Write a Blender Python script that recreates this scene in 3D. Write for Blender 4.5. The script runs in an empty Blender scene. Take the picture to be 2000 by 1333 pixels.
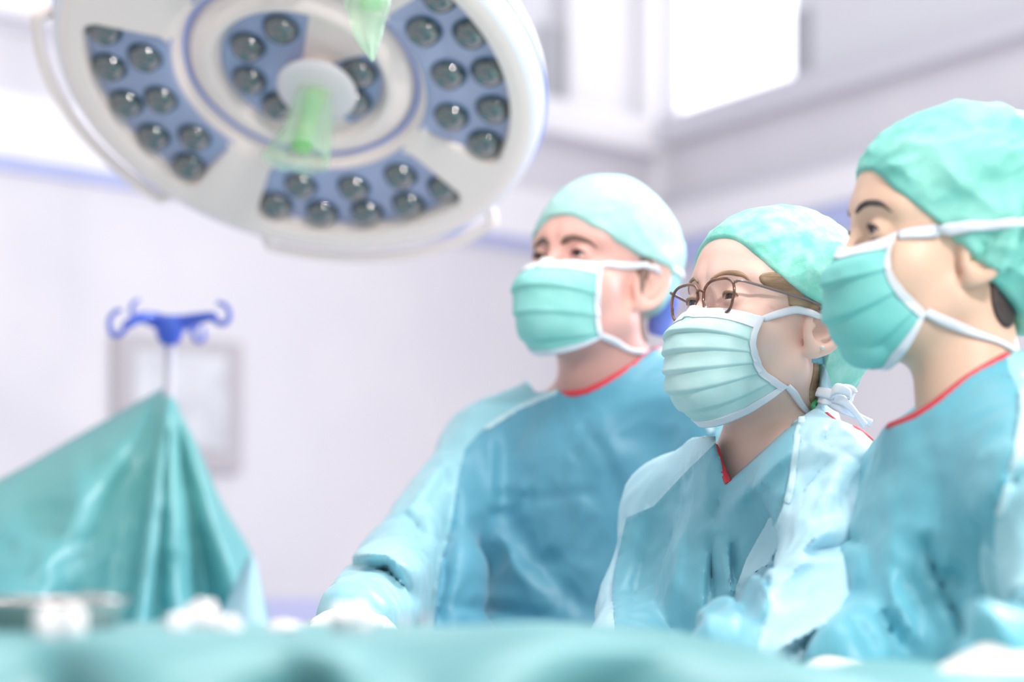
import bpy, math, random
import numpy as np
from mathutils import Vector, noise
from mathutils.bvhtree import BVHTree
random.seed(7)
sc = bpy.context.scene
COL = sc.collection
# ------------------------------------------------------------------ camera
F = 70 / 36 * 2000.0
CZ = 1.2
cam_d = bpy.data.cameras.new('camera'); cam = bpy.data.objects.new('camera', cam_d); COL.objects.link(cam)
cam_d.lens = 70; cam_d.sensor_width = 36; cam_d.shift_y = (1100 - 666.5) / 2000
cam.location = (0, 0, CZ); cam.rotation_euler = (math.pi / 2, 0, 0)
cam_d.dof.use_dof = True; cam_d.dof.focus_distance = 2.24; cam_d.dof.aperture_fstop = 1.9
sc.camera = cam
# ------------------------------------------------------------------ world, light, exposure
world = bpy.data.worlds.new('world'); sc.world = world; world.use_nodes = True
bg = world.node_tree.nodes['Background']; bg.inputs[0].default_value = (0.985, 0.975, 1.0, 1); bg.inputs[1].default_value = 0.67
sc.view_settings.view_transform = 'Standard'; sc.view_settings.look = 'None'; sc.view_settings.gamma = 1
sc.view_settings.exposure = -0.04
def area(name, loc, target, size, power, color=(1, 1, 1), sy=None):
    d = bpy.data.lights.new(name, 'AREA'); d.energy = power; d.color = color; d.size = size
    if sy: d.shape = 'RECTANGLE'; d.size_y = sy
    o = bpy.data.objects.new(name, d); COL.objects.link(o); o.location = loc
    o.rotation_euler = (Vector(target) - Vector(loc)).to_track_quat('-Z', 'Y').to_euler(); return o
area('added_overhead_light', (1.9, 4.0, 3.1), (.3, 2.3, 1.3), 1.0, 75, (.93, .96, 1.0))  # unseen area lights added overhead
area('added_overhead_light', (0.3, 2.2, 3.3), (.1, 2.2, 1.0), 1.8, 46, (1, .98, .97))
area('added_overhead_light', (-1.8, 4.2, 3.3), (-1.0, 4.2, .8), 1.4, 5, (.96, .97, 1))
area('added_overhead_light', (.1, 4.4, 3.3), (1.5, 6.0, 2.3), 1.2, 8, (.98, .98, 1))  # added overhead to brighten the right wall
area('window_daylight', (1.6, 3.3, 1.75), (.4, 2.5, 1.5), .5, 12, (.75, .82, 1.0))
for k, (x, y, z, e) in enumerate([(.92, .25, 2.62, 78), (1.08, .30, 2.60, 58), (1.35, -.1, 2.05, 40)]):
    d = bpy.data.lights.new('spot_lamp', 'POINT'); d.energy = e; d.shadow_soft_size = .06; d.color = (1, .95, .93)
    o = bpy.data.objects.new('spot_lamp', d); COL.objects.link(o); o.location = (x, y, z)

def W(px, py, Y):
    return np.array([(px - 1000) / F * Y, Y, CZ + (1100 - py) / F * Y])
def arr(p): return np.array(p, dtype=float)
# ------------------------------------------------------------------ materials
def lin(r, g, b):
    return tuple(((c / 255) / 12.92 if c / 255 <= .04045 else ((c / 255 + .055) / 1.055) ** 2.4) for c in (r, g, b)) + (1,)
def mat(name, col, rough=.5, col2=None, nscale=20, bump=0, bscale=60, metal=0, spec=.5, sss=0, trans=0, alpha=1, coat=0, emit=None, stretch=(1, 1, 1), transl=0, bdist=.002, sheen=0, cre=None):
    m = bpy.data.materials.new(name); m.use_nodes = True; nt = m.node_tree; N = nt.nodes; L = nt.links
    b = N['Principled BSDF']; out = N['Material Output']
    b.inputs['Base Color'].default_value = col; b.inputs['Roughness'].default_value = rough
    b.inputs['Metallic'].default_value = metal; b.inputs['Specular IOR Level'].default_value = spec
    b.inputs['Transmission Weight'].default_value = trans; b.inputs['Alpha'].default_value = alpha
    b.inputs['Coat Weight'].default_value = coat; b.inputs['Sheen Weight'].default_value = sheen
    if sss:
        b.inputs['Subsurface Weight'].default_value = sss; b.inputs['Subsurface Radius'].default_value = (1, .35, .2); b.inputs['Subsurface Scale'].default_value = .012
    tc = N.new('ShaderNodeTexCoord'); mp = N.new('ShaderNodeMapping'); mp.inputs['Scale'].default_value = stretch
    L.new(tc.outputs['Object'], mp.inputs['Vector'])
    if col2:
        n = N.new('ShaderNodeTexNoise'); n.inputs['Scale'].default_value = nscale; n.inputs['Detail'].default_value = 5
        L.new(mp.outputs[0], n.inputs['Vector'])
        r = N.new('ShaderNodeValToRGB'); r.color_ramp.elements[0].position = .35; r.color_ramp.elements[1].position = .65
        r.color_ramp.elements[0].color = col; r.color_ramp.elements[1].color = col2
        L.new(n.outputs['Fac'], r.inputs[0]); L.new(r.outputs[0], b.inputs['Base Color'])
    if bump:
        n2 = N.new('ShaderNodeTexNoise'); n2.inputs['Scale'].default_value = bscale; n2.inputs['Detail'].default_value = 6
        L.new(mp.outputs[0], n2.inputs['Vector'])
        bp = N.new('ShaderNodeBump'); bp.inputs['Strength'].default_value = bump; bp.inputs['Distance'].default_value = bdist
        L.new(n2.outputs['Fac'], bp.inputs['Height']); L.new(bp.outputs[0], b.inputs['Normal'])
        if cre:
            n3 = N.new('ShaderNodeTexNoise'); n3.noise_type = 'RIDGED_MULTIFRACTAL'; n3.inputs['Scale'].default_value = cre[0]; n3.inputs['Detail'].default_value = 2; n3.inputs['Distortion'].default_value = .6
            L.new(mp.outputs[0], n3.inputs['Vector']); b2 = N.new('ShaderNodeBump'); b2.inputs['Strength'].default_value = cre[1]; b2.inputs['Distance'].default_value = cre[2]
            L.new(n3.outputs[0], b2.inputs['Height']); L.new(bp.outputs[0], b2.inputs['Normal']); L.new(b2.outputs[0], b.inputs['Normal'])
    if emit:
        b.inputs['Emission Color'].default_value = col; b.inputs['Emission Strength'].default_value = emit
    if transl:
        t = N.new('ShaderNodeBsdfTranslucent'); t.inputs[0].default_value = col; mx = N.new('ShaderNodeMixShader'); mx.inputs[0].default_value = transl
        L.new(b.outputs[0], mx.inputs[1]); L.new(t.outputs[0], mx.inputs[2]); L.new(mx.outputs[0], out.inputs[0])
    return m
M = {}
M['wall'] = mat('wall_paint', lin(219, 217, 224), .6, lin(223, 221, 227), 3)
M['wall_white'] = mat('white_panel', lin(244, 243, 248), .4)
M['trim_grey'] = mat('grey_rail', lin(210, 209, 219), .4)
M['trim_blue'] = mat('blue_rail', lin(178, 188, 232), .4)
M['pane_grey'] = mat('grey_pane', lin(218, 218, 227), .3)
M['pane_dark'] = mat('darker_pane', lin(176, 178, 186), .4)
M['window_glow'] = mat('bright_daylight_pane', (1, 1, 1, 1), .5, emit=1.6)
M['floor'] = mat('floor_vinyl', lin(232, 224, 224), .4, lin(226, 219, 219), 4)
M['lamp_white'] = mat('lamp_enamel', lin(250, 238, 233), .3, coat=.4)
M['lamp_housing'] = mat('lamp_housing', lin(240, 241, 247), .25, coat=.5)
M['lamp_line'] = mat('lamp_blue_line', lin(150, 172, 240), .4)
M['lamp_panel'] = mat('lamp_blue_panel', lin(166, 178, 216), .25, lin(174, 186, 220), 6, coat=.3)
M['lens'] = mat('lens_teal_glass', lin(10, 46, 54), .05, lin(24, 66, 76), 30, spec=1)
M['lens_rim'] = mat('lens_rim', lin(110, 140, 175), .25)
M['lens'].node_tree.nodes['Principled BSDF'].inputs['IOR'].default_value = 2.0
M['hub'] = mat('hub_frost', lin(226, 224, 228), .35, coat=.2)
M['handle_green'] = mat('sterile_green', lin(150, 222, 150), .45, lin(195, 232, 170), 25, sss=.3)
M['film_green'] = mat('green_film', lin(185, 228, 200), .12, lin(212, 236, 208), 25, alpha=.45, bump=.6, bscale=22, bdist=.01)
M['steel'] = mat('steel', lin(200, 190, 188), .22, metal=1)
M['pole'] = mat('pole_steel', lin(226, 224, 232), .3, metal=.15)
M['blue'] = mat('blue_plastic', lin(58, 96, 214), .35, lin(72, 112, 226), 9, coat=.3)
M['blue_pale'] = mat('pale_blue', lin(185, 190, 228), .5)
M['drape'] = mat('teal_drape', lin(96, 158, 164), .42, lin(112, 174, 176), 3, bump=.15, bscale=14, bdist=.01, spec=.8)
M['drape_side'] = mat('teal_drape_pale', lin(140, 206, 214), .42, lin(160, 218, 224), 3, spec=.5)
M['drape_tent'] = mat('mint_drape', lin(118, 198, 206), .38, lin(138, 214, 212), 2.2, spec=.8, bump=.2, bscale=5, bdist=.02, transl=.3)
M['drape_blue'] = mat('pale_blue_drape', lin(190, 228, 240), .5, transl=.2)
M['gauze'] = mat('gauze_white', lin(246, 240, 242), .8, bump=.8, bscale=60, bdist=.004)
M['frame'] = mat('chart_frame', lin(186, 182, 188), .5)
M['chart'] = mat('chart_paper', lin(196, 198, 205), .5, lin(220, 222, 228), 9)
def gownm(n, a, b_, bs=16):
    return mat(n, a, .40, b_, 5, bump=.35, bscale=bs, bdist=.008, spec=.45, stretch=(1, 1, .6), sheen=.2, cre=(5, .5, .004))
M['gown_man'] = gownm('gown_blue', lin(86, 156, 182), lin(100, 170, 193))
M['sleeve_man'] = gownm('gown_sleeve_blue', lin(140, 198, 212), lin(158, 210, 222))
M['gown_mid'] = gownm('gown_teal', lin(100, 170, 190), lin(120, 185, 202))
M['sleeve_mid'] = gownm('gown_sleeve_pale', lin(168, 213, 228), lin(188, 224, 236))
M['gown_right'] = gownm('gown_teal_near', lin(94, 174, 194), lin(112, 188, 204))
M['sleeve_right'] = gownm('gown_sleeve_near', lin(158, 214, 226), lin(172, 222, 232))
M['seam'] = mat('seam_strip', lin(200, 230, 238), .45)
M['red'] = mat('red_trim', lin(222, 62, 78), .5, bump=.3, bscale=200)
M['stitch'] = mat('stitch_thread', lin(240, 190, 110), .6)
M['cap_man'] = mat('cap_mint_pale', lin(164, 212, 206), .75, lin(178, 220, 214), 30, bump=.5, bscale=40, bdist=.003, cre=(12, .5, .002))
M['cap_mid'] = mat('cap_mint', lin(120, 214, 196), .6, lin(172, 232, 218), 38, bump=.7, bscale=55, bdist=.004, cre=(22, .8, .003))
M['cap_right'] = mat('cap_mint_near', lin(112, 196, 184), .6, lin(140, 212, 198), 18, bump=.8, bscale=18, bdist=.008, cre=(14, .8, .004))
M['mask_man'] = mat('mask_mint', lin(142, 218, 210), .6, lin(158, 224, 217), 25, bump=.3, bscale=50)
M['mask_mid'] = mat('mask_mint_pale', lin(186, 226, 225), .6, lin(198, 231, 230), 40, bump=.25, bscale=70)
M['mask_right'] = mat('mask_mint_near', lin(120, 206, 200), .6, lin(132, 212, 206), 20, bump=.2, bscale=50)
M['white_cloth'] = mat('white_nonwoven', lin(236, 238, 246), .6, bump=.2, bscale=90)
def skinm(n, a, b_): return mat(n, a, .45, b_, 9, bump=.12, bscale=160, bdist=.001, sss=.12, spec=.35)
M['skin_man'] = skinm('skin_ruddy', lin(236, 178, 168), lin(238, 190, 176))
M['skin_mid'] = skinm('skin_fair', lin(245, 200, 186), lin(247, 210, 196))
M['skin_right'] = skinm('skin_warm', lin(236, 196, 172), lin(240, 204, 180))
M['hair_brown'] = mat('hair_brown', lin(142, 112, 96), .5, lin(112, 88, 76), 60, bump=.8, bscale=120, stretch=(1, 1, .3))
M['hair_fair'] = mat('hair_fair', lin(188, 154, 124), .45, lin(140, 110, 86), 70, bump=.9, bscale=110, stretch=(.3, .3, 1), bdist=.004)
M['hair_dark'] = mat('hair_dark', lin(58, 50, 52), .45, lin(84, 70, 68), 60, bump=.8, bscale=120)
M['nape_blue'] = mat('blue_cloth', lin(108, 130, 215), .6)
M['glasses'] = mat('tortoiseshell', lin(62, 44, 44), .2, lin(150, 92, 62), 70, coat=.6)
M['glasses_metal'] = mat('grey_metal', lin(140, 122, 124), .3, metal=.6)
M['gold'] = mat('gold', lin(240, 205, 150), .2, metal=.9)
M['pearl'] = mat('pearl', lin(245, 235, 225), .2)
M['glove'] = mat('latex_glove', lin(240, 236, 228), .4)
M['green'] = mat('green_cord', lin(80, 180, 120), .5)
M['trouser'] = mat('scrub_trousers', lin(80, 150, 170), .6)
# glass
g = bpy.data.materials.new('clear_lens'); g.use_nodes = True; nt = g.node_tree; b = nt.nodes['Principled BSDF']
b.inputs['Base Color'].default_value = (.99, .97, .98, 1); b.inputs['Roughness'].default_value = .02; b.inputs['Transmission Weight'].default_value = 1; b.inputs['IOR'].default_value = 1.06; b.inputs['Coat Weight'].default_value = .25
M['glass'] = g
# eye: white ball with an iris around its own +X axis (UV: x = angle from the axis)
m = bpy.data.materials.new('eyeball'); m.use_nodes = True; nt = m.node_tree; b = nt.nodes['Principled BSDF']; b.inputs['Roughness'].default_value = .12
uv = nt.nodes.new('ShaderNodeUVMap'); sp = nt.nodes.new('ShaderNodeSeparateXYZ'); rp = nt.nodes.new('ShaderNodeValToRGB')
nt.links.new(uv.outputs[0], sp.inputs[0]); nt.links.new(sp.outputs[0], rp.inputs[0]); nt.links.new(rp.outputs[0], b.inputs['Base Color'])
e = rp.color_ramp.elements; e[0].position = 0; e[0].color = (.01, .008, .008, 1); e[1].position = .62; e[1].color = lin(225, 205, 205)
for p_, c_ in ((.22, (.01, .008, .008, 1)), (.27, lin(92, 78, 76)), (.5, lin(60, 50, 52)), (.56, lin(205, 180, 180))):
    q = e.new(p_); q.color = c_
M['eye'] = m

# ------------------------------------------------------------------ object helpers
ORG = {}
def org(o): return ORG.get(o.name, np.zeros(3)) if o else np.zeros(3)
def mk(name, verts, faces, material, parent=None, smooth=True, uvx=None):
    v = np.asarray(verts, dtype=float) - org(parent)
    me = bpy.data.meshes.new(name); me.from_pydata([tuple(p) for p in v], [], [tuple(int(i) for i in f) for f in faces])
    if smooth: me.polygons.foreach_set('use_smooth', [True] * len(me.polygons))
    if uvx is not None:
        ul = me.uv_layers.new(name='UVMap'); li = np.zeros(len(me.loops), dtype=np.int32); me.loops.foreach_get('vertex_index', li)
        ul.data.foreach_set('uv', np.stack([np.asarray(uvx)[li], np.zeros(len(li))], 1).ravel())
    me.update()
    o = bpy.data.objects.new(name, me); COL.objects.link(o)
    me.materials.append(material if not isinstance(material, str) else M[material])
    if parent: o.parent = parent
    ORG[o.name] = org(parent)
    return o
def thing(name, label, cat, loc=(0, 0, 0), group=None):
    o = bpy.data.objects.new(name, None); COL.objects.link(o); o.location = loc; o.empty_display_size = .05
    o['label'] = label; o['category'] = cat
    if group: o['group'] = group
    ORG[o.name] = arr(loc); return o
def tag(o, label, cat, group=None):
    o['label'] = label; o['category'] = cat
    if group: o['group'] = group
    return o
def struct(o): o['kind'] = 'structure'; return o
class MB:
    def __init__(s): s.v = []; s.f = []
    def add(s, v, f):
        n = len(s.v); s.v += [tuple(p) for p in v]; s.f += [tuple(i + n for i in q) for q in f]
    def box(s, c, ax, h, bev=.0):
        c = arr(c); ax = [arr(a) for a in ax]
        vs = [c + ax[0] * h[0] * i + ax[1] * h[1] * j + ax[2] * h[2] * k for i in (-1, 1) for j in (-1, 1) for k in (-1, 1)]
        s.add(vs, [(0, 1, 3, 2), (4, 6, 7, 5), (0, 4, 5, 1), (2, 3, 7, 6), (0, 2, 6, 4), (1, 5, 7, 3)])
    def tube(s, pts, r, n=12, sq=1.0, closed=False):
        pts = [arr(p) for p in pts]; N = len(pts); rr = r if hasattr(r, '__len__') else [r] * N
        vs = []; up = arr((0.13, .21, .97)); prev = None
        for i, p in enumerate(pts):
            a = pts[(i - 1) % N] if closed or i > 0 else p; b = pts[(i + 1) % N] if closed or i < N - 1 else p
            t = b - a; t /= np.linalg.norm(t) + 1e-12
            if prev is None:
                x = np.cross(t, up)
                if np.linalg.norm(x) < .1: x = np.cross(t, arr((1, 0, 0)))
            else: x = prev - t * (prev @ t)
            x /= np.linalg.norm(x) + 1e-12; y = np.cross(t, x); prev = x
            for k in range(n):
                a_ = 2 * math.pi * k / n; vs.append(p + rr[i] * (math.cos(a_) * x + sq * math.sin(a_) * y))
        fs = []
        for i in range(N if closed else N - 1):
            for k in range(n):
                k2 = (k + 1) % n; j = (i + 1) % N
                fs.append((i * n + k, i * n + k2, j * n + k2, j * n + k))
        if not closed:
            fs.append(tuple(range(n - 1, -1, -1))); fs.append(tuple((N - 1) * n + k for k in range(n)))
        s.add(vs, fs)
    def lathe(s, prof, c, ax, n=64, a0=0, a1=2 * math.pi, u=None):
        c = arr(c); ax = arr(ax) / np.linalg.norm(ax)
        if u is None:
            u = np.cross(ax, arr((0, 0, 1)))
            if np.linalg.norm(u) < .1: u = np.cross(ax, arr((0, 1, 0)))
        u = u / np.linalg.norm(u); w = np.cross(ax, u); full = abs(a1 - a0 - 2 * math.pi) < 1e-6
        m = n if full else n + 1; P = len(prof); vs = []
        for i in range(m):
            a_ = a0 + (a1 - a0) * i / n
            for r, h in prof: vs.append(c + r * (math.cos(a_) * u + math.sin(a_) * w) + h * ax)
        fs = []
        for i in range(n):
            j = (i + 1) % m
            for k in range(P - 1): fs.append((i * P + k, j * P + k, j * P + k + 1, i * P + k + 1))
        s.add(vs, fs)
    def grid(s, G, thick=None):
        G = np.asarray(G); a, b = G.shape[:2]
        fs = [(i * b + j, (i + 1) * b + j, (i + 1) * b + j + 1, i * b + j + 1) for i in range(a - 1) for j in range(b - 1)]
        if not thick: s.add(G.reshape(-1, 3), fs); return
        du = np.gradient(G, axis=0); dv = np.gradient(G, axis=1); nn = np.cross(du, dv); nn /= np.linalg.norm(nn, axis=2, keepdims=True) + 1e-12
        n0 = len(s.v); B = G + nn * thick
        s.add(G.reshape(-1, 3), fs); s.add(B.reshape(-1, 3), [f[::-1] for f in fs])
        k = a * b
        rim = [i * b for i in range(a)] + [(a - 1) * b + j for j in range(1, b)] + [i * b + b - 1 for i in range(a - 2, -1, -1)] + [j for j in range(b - 2, 0, -1)]
        for q in range(len(rim)):
            p1, p2 = rim[q], rim[(q + 1) % len(rim)]; s.f.append((n0 + p1, n0 + p2, n0 + k + p2, n0 + k + p1))
    def build(s, name, material, parent=None, smooth=True): return mk(name, s.v, s.f, material, parent, smooth)
def recalc(o, angle=None):
    import bmesh
    b = bmesh.new(); b.from_mesh(o.data); bmesh.ops.recalc_face_normals(b, faces=b.faces); b.to_mesh(o.data); b.free()
    if angle:
        o.data.set_sharp_from_angle(angle=math.radians(angle))
    return o
def spline(P, n):
    P = np.asarray(P, float); 
    if len(P) < 3: t = np.linspace(0, 1, n)[:, None]; return P[0] * (1 - t) + P[-1] * t
    Q = np.vstack([2 * P[0] - P[1], P, 2 * P[-1] - P[-2]]); out = []
    for t in np.linspace(0, len(P) - 1 - 1e-9, n):
        i = int(t); u = t - i; p0, p1, p2, p3 = Q[i:i + 4]
        out.append(.5 * ((2 * p1) + (-p0 + p2) * u + (2 * p0 - 5 * p1 + 4 * p2 - p3) * u * u + (-p0 + 3 * p1 - 3 * p2 + p3) * u ** 3))
    return np.array(out)

# ------------------------------------------------------------------ implicit surfaces
def smin(a, b, k):
    h = np.clip(.5 + .5 * (b - a) / k, 0, 1); return b + (a - b) * h - k * h * (1 - h)
def smax(a, b, k): return -smin(-a, -b, k)
def ell(p, c, r):
    x, y, z = p[0] - c[0], p[1] - c[1], p[2] - c[2]
    k0 = np.sqrt((x / r[0]) ** 2 + (y / r[1]) ** 2 + (z / r[2]) ** 2) + 1e-9
    k1 = np.sqrt((x / r[0] ** 2) ** 2 + (y / r[1] ** 2) ** 2 + (z / r[2] ** 2) ** 2) + 1e-9
    return k0 * (k0 - 1) / k1
def sph(p, c, r): return np.sqrt((p[0] - c[0]) ** 2 + (p[1] - c[1]) ** 2 + (p[2] - c[2]) ** 2) - r
def cap(p, a, b, ra, rb=None):
    if rb is None: rb = ra
    ab = (b[0] - a[0], b[1] - a[1], b[2] - a[2]); L2 = ab[0] ** 2 + ab[1] ** 2 + ab[2] ** 2
    x, y, z = p[0] - a[0], p[1] - a[1], p[2] - a[2]
    t = np.clip((x * ab[0] + y * ab[1] + z * ab[2]) / L2, 0, 1)
    return np.sqrt((x - ab[0] * t) ** 2 + (y - ab[1] * t) ** 2 + (z - ab[2] * t) ** 2) - (ra + (rb - ra) * t)
def nets(fn, xs, ys, zs, chunk=24):
    xs, ys, zs = (np.asarray(a, np.float32) for a in (xs, ys, zs)); nx, ny, nz = len(xs), len(ys), len(zs)
    Fv = np.empty((nx, ny, nz), np.float32)
    for i in range(0, nx, chunk):
        j = min(nx, i + chunk); Fv[i:j] = fn(xs[i:j, None, None], ys[None, :, None], zs[None, None, :])
    S = Fv < 0; A = S[:-1, :-1, :-1]; mixed = np.zeros_like(A)
    for dx in (0, 1):
        for dy in (0, 1):
            for dz in (0, 1): mixed |= S[dx:nx - 1 + dx, dy:ny - 1 + dy, dz:nz - 1 + dz] != A
    I, J, K = np.nonzero(mixed); idx = -np.ones(A.shape, np.int64); idx[I, J, K] = np.arange(len(I))
    P = np.zeros((len(I), 3)); C = np.zeros(len(I)); co = [(a, b, c) for a in (0, 1) for b in (0, 1) for c in (0, 1)]
    for p in co:
        for q in co:
            if sum(q) - sum(p) != 1 or any(q[k] < p[k] for k in range(3)): continue
            f0 = Fv[I + p[0], J + p[1], K + p[2]]; f1 = Fv[I + q[0], J + q[1], K + q[2]]
            m_ = (f0 < 0) != (f1 < 0); t = np.where(m_, f0 / np.where(f0 == f1, 1, f0 - f1), 0)
            X = xs[I + p[0]] * (1 - t) + xs[I + q[0]] * t; Y = ys[J + p[1]] * (1 - t) + ys[J + q[1]] * t; Z = zs[K + p[2]] * (1 - t) + zs[K + q[2]] * t
            P += np.stack([X, Y, Z], 1) * m_[:, None]; C += m_
    P /= C[:, None]; faces = []
    for ax in range(3):
        if ax == 0: s0, s1 = S[:-1, 1:-1, 1:-1], S[1:, 1:-1, 1:-1]
        if ax == 1: s0, s1 = S[1:-1, :-1, 1:-1], S[1:-1, 1:, 1:-1]
        if ax == 2: s0, s1 = S[1:-1, 1:-1, :-1], S[1:-1, 1:-1, 1:]
        for flip, mk_ in ((False, s0 & ~s1), (True, ~s0 & s1)):
            i, j, k = np.nonzero(mk_)
            if ax == 0: q = [idx[i, j, k], idx[i, j + 1, k], idx[i, j + 1, k + 1], idx[i, j, k + 1]]
            if ax == 1: q = [idx[i, j, k], idx[i, j, k + 1], idx[i + 1, j, k + 1], idx[i + 1, j, k]]
            if ax == 2: q = [idx[i, j, k], idx[i + 1, j, k], idx[i + 1, j + 1, k], idx[i, j + 1, k]]
            if flip: q = q[::-1]
            faces.append(np.stack(q, 1))
    return P, np.vstack(faces)
def axis(lo, hi, flo, fhi, fine, coarse):
    a = np.arange(flo, fhi, fine); l = np.arange(flo - coarse, lo, -coarse)[::-1]; r = np.arange(a[-1] + coarse, hi, coarse)
    return np.concatenate([l, a, r])
def relax(P, Fc, n=1, lam=.5):
    for _ in range(n):
        S_ = np.zeros_like(P); C_ = np.zeros(len(P))
        for a, b in ((0, 1), (1, 2), (2, 3), (3, 0)):
            for u, v in ((a, b), (b, a)):
                np.add.at(S_, Fc[:, u], P[Fc[:, v]]); np.add.at(C_, Fc[:, u], 1)
        P = P + lam * (S_ / C_[:, None] - P)
    return P

# ------------------------------------------------------------------ THE ROOM
CORN = arr((.52, 7.0, 0)); dL = arr((-1.029, -1, 0)); dL /= np.linalg.norm(dL); dR = arr((.905, -1.46, 0)); dR /= np.linalg.norm(dR)
nL = arr((-dL[1], dL[0], 0)); nL = nL if nL[1] < 0 else -nL
nR = arr((-dR[1], dR[0], 0)); nR = nR if nR[1] < 0 else -nR
UP = arr((0, 0, 1))
def on_wall(px, py, side):
    d, n = (dL, nL) if side == 'L' else (dR, nR)
    r = arr(((px - 1000) / F, 1, (1100 - py) / F)); t = (CORN @ n) / (r @ n); p = r * t; p[2] += CZ
    return (p - CORN)[:2] @ d[:2], p[2], p
def wallbox(name, side, s0, s1, z0, z1, out, m, thick=None, parent=None):
    d, n = (dL, nL) if side == 'L' else (dR, nR); th = thick or out + .02
    mb = MB(); c = CORN + d * (s0 + s1) / 2 + UP * (z0 + z1) / 2 + n * (out - th / 2)
    mb.box(c, (d, n, UP), (abs(s1 - s0) / 2, th / 2, (z1 - z0) / 2)); o = mb.build(name, m, parent, False); return recalc(o)
mb = MB(); mb.box((0, 3.5, -.05), ((1, 0, 0), (0, 1, 0), UP), (5, 6, .05)); struct(mb.build('floor', 'floor', None, False))
# z helpers at given pixel rows
def zl(px, py): return on_wall(px, py, 'L')[1]
def zr(px, py): return on_wall(px, py, 'R')[1]
sillL = zl(1060, 262); bandL = zl(0, 306); bandL2 = zl(0, 330); topL = zl(1060, 197)
Lw, Rw = 5.2, 5.5
struct(wallbox('wall_left', 'L', 0, Lw, 0, topL, 0, 'wall', .12))
struct(wallbox('wall_left_upper', 'L', 0, Lw, topL, topL + 1.6, -.08, 'pane_grey', .06))
struct(wallbox('trim_1', 'L', 0, Lw, bandL2, bandL, .02, 'trim_blue'))
struct(wallbox('trim_2', 'L', 0, Lw, bandL, bandL + .16, .035, 'wall_white'))
struct(wallbox('trim_12', 'L', 0, Lw, zl(0, 222), zl(0, 207), .03, 'trim_blue'))
struct(wallbox('sill_shade_strip', 'L', 0, Lw, sillL - .03, sillL, .012, 'trim_grey'))  # grey strip standing in for the shadow line under the sill
struct(wallbox('trim_4', 'L', 0, Lw, sillL, topL, .06, 'wall_white'))
s_a = on_wall(1125, 100, 'L')[0]; s_b = on_wall(1250, 100, 'L')[0]; s_c = on_wall(1085, 100, 'L')[0]; s_d = on_wall(1122, 100, 'L')[0]
struct(wallbox('door_1', 'L', s_b, s_a, topL, topL + 1.5, -.03, mat('cream_panel', lin(232, 231, 236), .5), .05))
struct(wallbox('window_2', 'L', s_d, s_c, topL + .01, topL + .28, -.06, 'pane_dark', .02))
struct(wallbox('trim_5', 'L', 0, s_b - .0, topL, topL + 1.5, .05, 'wall_white', .12))
# far-left window band
s_e = on_wall(120, 50, 'L')[0]
struct(wallbox('window_3', 'L', s_e, Lw, topL + .0, topL + 1.2, -.05, mat('green_grey_pane', lin(206, 212, 216), .3), .03))
# right wall
zA0 = zr(1320, 237); zB = zr(1360, 272); g0 = zr(1345, 377); g1 = zr(1345, 397); b0 = zr(1420, 455); b1 = zr(1420, 500)
struct(wallbox('wall_right', 'R', 0, Rw, 0, zA0, 0, 'wall', .12))
struct(wallbox('trim_6', 'R', 0, Rw, zB, zA0, .07, 'trim_grey'))
struct(wallbox('trim_7', 'R', 0, Rw, g1, g0, .03, 'trim_grey'))
struct(wallbox('trim_8', 'R', 0, Rw, zr(1420, 448), g1, .015, 'wall_white'))
struct(wallbox('trim_9', 'R', 0, Rw, b1, b0, .025, 'trim_blue'))
r0 = on_wall(1318, 100, 'R')[0]; r1 = on_wall(1535, 100, 'R')[0]
struct(wallbox('window_1', 'R', r0, r1, zA0, zA0 + 1.8, -.02, 'window_glow', .03))
struct(wallbox('wall_right_upper', 'R', r1, Rw, zA0, zA0 + 1.8, -.03, mat('grey_wall_panel', lin(226, 226, 233), .5), .06))
struct(wallbox('window_4', 'R', r1 + .01, r1 + .09, zA0 + .0, zA0 + .24, -.02, 'pane_dark', .03))
struct(wallbox('trim_10', 'R', 0, r0, zA0, zA0 + 1.8, .03, 'trim_grey', .06))
struct(wallbox('trim_11', 'R', r0 - .1, r0 - .06, zA0 - 1.2, zA0 + 1.8, .04, 'wall_white', .06))
# framed chart
s0 = on_wall(462, 700, 'L')[0]; s1 = on_wall(218, 700, 'L')[0]; z0 = zl(450, 922); z1 = zl(450, 672)
ch = thing('wall_chart', 'blurred beige framed chart hanging on the white wall behind the blue hook stand', 'poster', tuple(CORN + dL * (s0 + s1) / 2 + nL * .01 + UP * z0))
wallbox('frame', 'L', s0, s1, z0, z1, .03, 'frame', .025, ch)
wallbox('sheet', 'L', s0 + .06, s1 - .05, z0 + .06, z1 - .04, .036, 'chart', .01, ch)
# pale blue cart against wall
p = on_wall(590, 1175, 'L')[2]
ct = thing('storage_cart', 'blurred pale blue cart top far behind the table, between green screen and man', 'cart', (p[0] + .1, p[1] - .45, 0))
cz = CZ - (1172 - 1100) / F * (p[1] - .45)
mb = MB(); mb.box((p[0] + .1, p[1] - .45, cz - .03), ((1, 0, 0), (0, 1, 0), UP), (.16, .2, .03)); mb.build('worktop', 'blue_pale', ct, False)
mb = MB(); mb.box((p[0] + .1, p[1] - .45, (cz - .06) / 2 + .04), ((1, 0, 0), (0, 1, 0), UP), (.15, .19, (cz - .06) / 2 - .04)); mb.build('body', 'wall_white', ct, False)
for i in (-1, 1):
    for j in (-1, 1):
        mb = MB(); mb.lathe([(0, -.012), (.03, -.012), (.04, 0), (.03, .012), (0, .012)], (p[0] + .1 + i * .12, p[1] - .45 + j * .15, .04), (1, 0, 0), 16); mb.build('castor', 'trim_grey', ct)
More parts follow.
